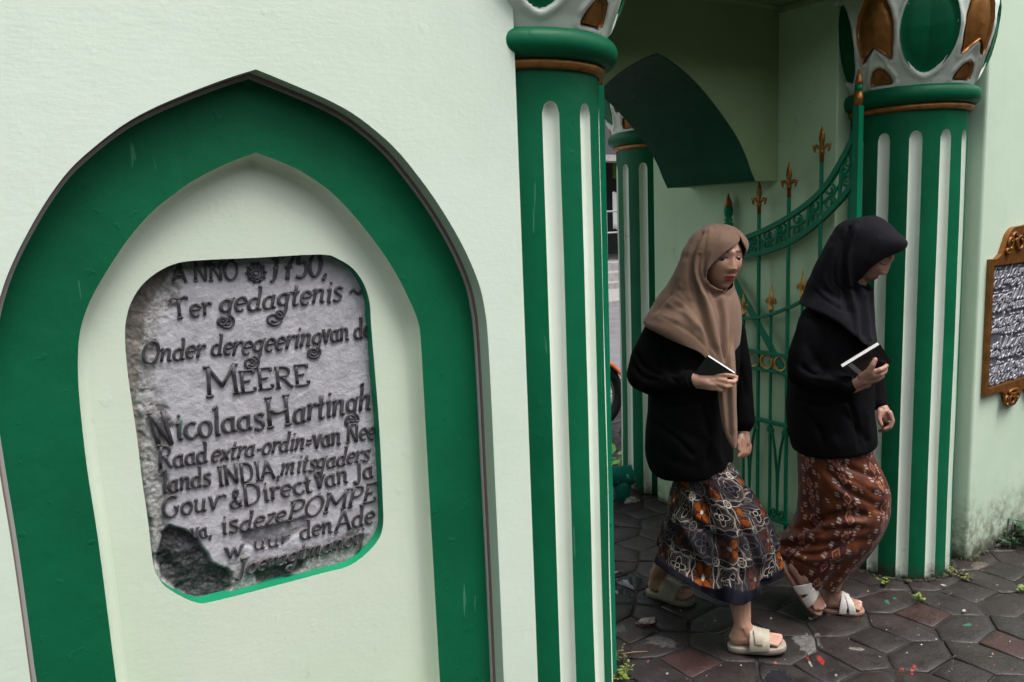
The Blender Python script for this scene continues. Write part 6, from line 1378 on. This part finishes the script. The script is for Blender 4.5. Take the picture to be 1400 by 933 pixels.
rows = [(1188, 294.8, 1198, 294.8, .01, .0, 0, 0), (1174, 297, 1207, 299, .045, .0, 0, 0), (1155, 301, 1217, 306, .075, .0, 0, 0), (1143, 309, 1226, 315, .096, .0, 0, 0), (1137, 319, 1237, 325, .108, .0, 0, 0), (1132, 328, 1241.5, 332, .113, .0, 0, 0), (1128, 336, 1239, 340, .116, .0, -14, 14), (1123, 346, 1232, 349, .118, .0, -46, 40), (1117, 357, 1226, 358, .118, .0, -60, 50), (1112, 367, 1218, 368, .116, .0, -66, 54), (1108, 377, 1208, 378, .114, .0, -66, 56), (1103, 386, 1199, 387, .112, .0, -58, 50), (1100, 395, 1195, 395, .115, .0, -10, 10), (1097, 403, 1195, 404, .13, .0, 0, 0), (1094, 410, 1195, 416, .15, -.005, 0, 0), (1094, 415, 1196, 430, .165, -.01, 0, 0), (1103, 417, 1197, 446, .175, -.012, 0, 0), (1118, 420, 1199, 462, .180, -.012, 0, 0), (1134, 425, 1200, 476, .18, -.012, 0, 0)]
st = [([(1162, 306), (1152, 340), (1152, 380), (1160, 430)], 4, -.013), ([(1172, 305), (1160, 340), (1160, 380), (1168, 430)], 4, .009), ([(1140, 330), (1125, 370), (1128, 400), (1145, 420)], 6, .007), ([(1120, 380), (1130, 400), (1150, 408)], 4, -.009), ([(1168, 385), (1178, 420), (1182, 465)], 4, -.012), ([(1180, 398), (1186, 430), (1190, 468)], 3.5, .009), ([(1192, 400), (1193, 430), (1195, 465)], 3, -.008), ([(1160, 395), (1168, 430), (1172, 465)], 4, .009), ([(1172, 380), (1182, 394), (1193, 398)], 3, -.010), ([(1205, 320), (1195, 345), (1183, 365)], 5, .004), ([(1150, 325), (1140, 370), (1148, 410)], 2, -.005), ([(1112, 395), (1130, 412), (1150, 424)], 2, -.005), ([(1165, 320), (1156, 360), (1162, 410), (1168, 455)], 1.8, -.006), ([(1185, 410), (1189, 440), (1190, 470)], 1.6, -.005), ([(1175, 390), (1178, 430), (1180, 468)], 1.8, .004)]
scarf(fr2, rows, NAVY, per2, st, None, .003, 9)
# sandals with crossed white straps
def cross_sandal(heel, Q, f_, s_, u_, L, par):
    e = empty('sandal', tuple(heel), None, None); e.parent = par; e.matrix_parent_inverse = Matrix.Identity(4); inv = Matrix.Translation(heel).inverted()
    os_ = [sole('sole', heel-f_*.004, f_, s_, u_, L, .016, TSOLE, None, .035, .046, 1.05)]
    os_ += [strap('cross_strap', Q, .44, .62, .0455, .070, WHT, None, .24, .0025, hs=.2), strap('cross_strap', Q, .46, .64, .0455, .066, WHT, None, -.24, .0025, hs=.2)]
    for o in os_: o.parent = e; o.matrix_parent_inverse = inv
cross_sandal(h2, Q2, f2, s2, u2, L2, per2); cross_sandal(h3, Q3, f3, s3, u3_, L3, per2)
# silver ring
g = G(); c = P(1215.5, 576, .018); ax = P(1218, 584, .012)-c; ax /= np.linalg.norm(ax); a_ = np.cross(ax, [1., 0, 0]); a_ /= np.linalg.norm(a_); b_ = np.cross(ax, a_)
g.tube([c+a_*.0112*math.cos(t)+b_*.0112*math.sin(t) for t in np.linspace(0, 2*math.pi, 21)], .0024, 8, False); g.cone(c-fr2.ew*.012, .004, c-fr2.ew*.013, .004, 8); g.build('silver_ring', M('silver').set((.7, .7, .72), .2, 1.0), per2)
# book
c2 = [P(1151, 503, -.238), P(1203.5, 471, -.222), P(1219.5, 495.5, -.192), P(1172, 521, -.208)]
bk2, n2_ = book(c2, fr2.ew, .027, 'black hardback book with pale page edges held by the woman in the black scarf', covm=COVM)
q = [c2[0]+(c2[1]-c2[0])*t_+(c2[3]-c2[0])*s__ for t_, s__ in ((.13, .06), (.24, .06), (.24, .98), (.13, .98))]
mk('spine_label', [p_-n2_*.0008 for p_ in q]+[p_+n2_*.0004 for p_ in q], [(0, 1, 2, 3), (7, 6, 5, 4), (0, 4, 5, 1), (1, 5, 6, 2), (2, 6, 7, 3), (3, 7, 4, 0)], M('grey_label').set((.16, .155, .16), .5), bk2, False)
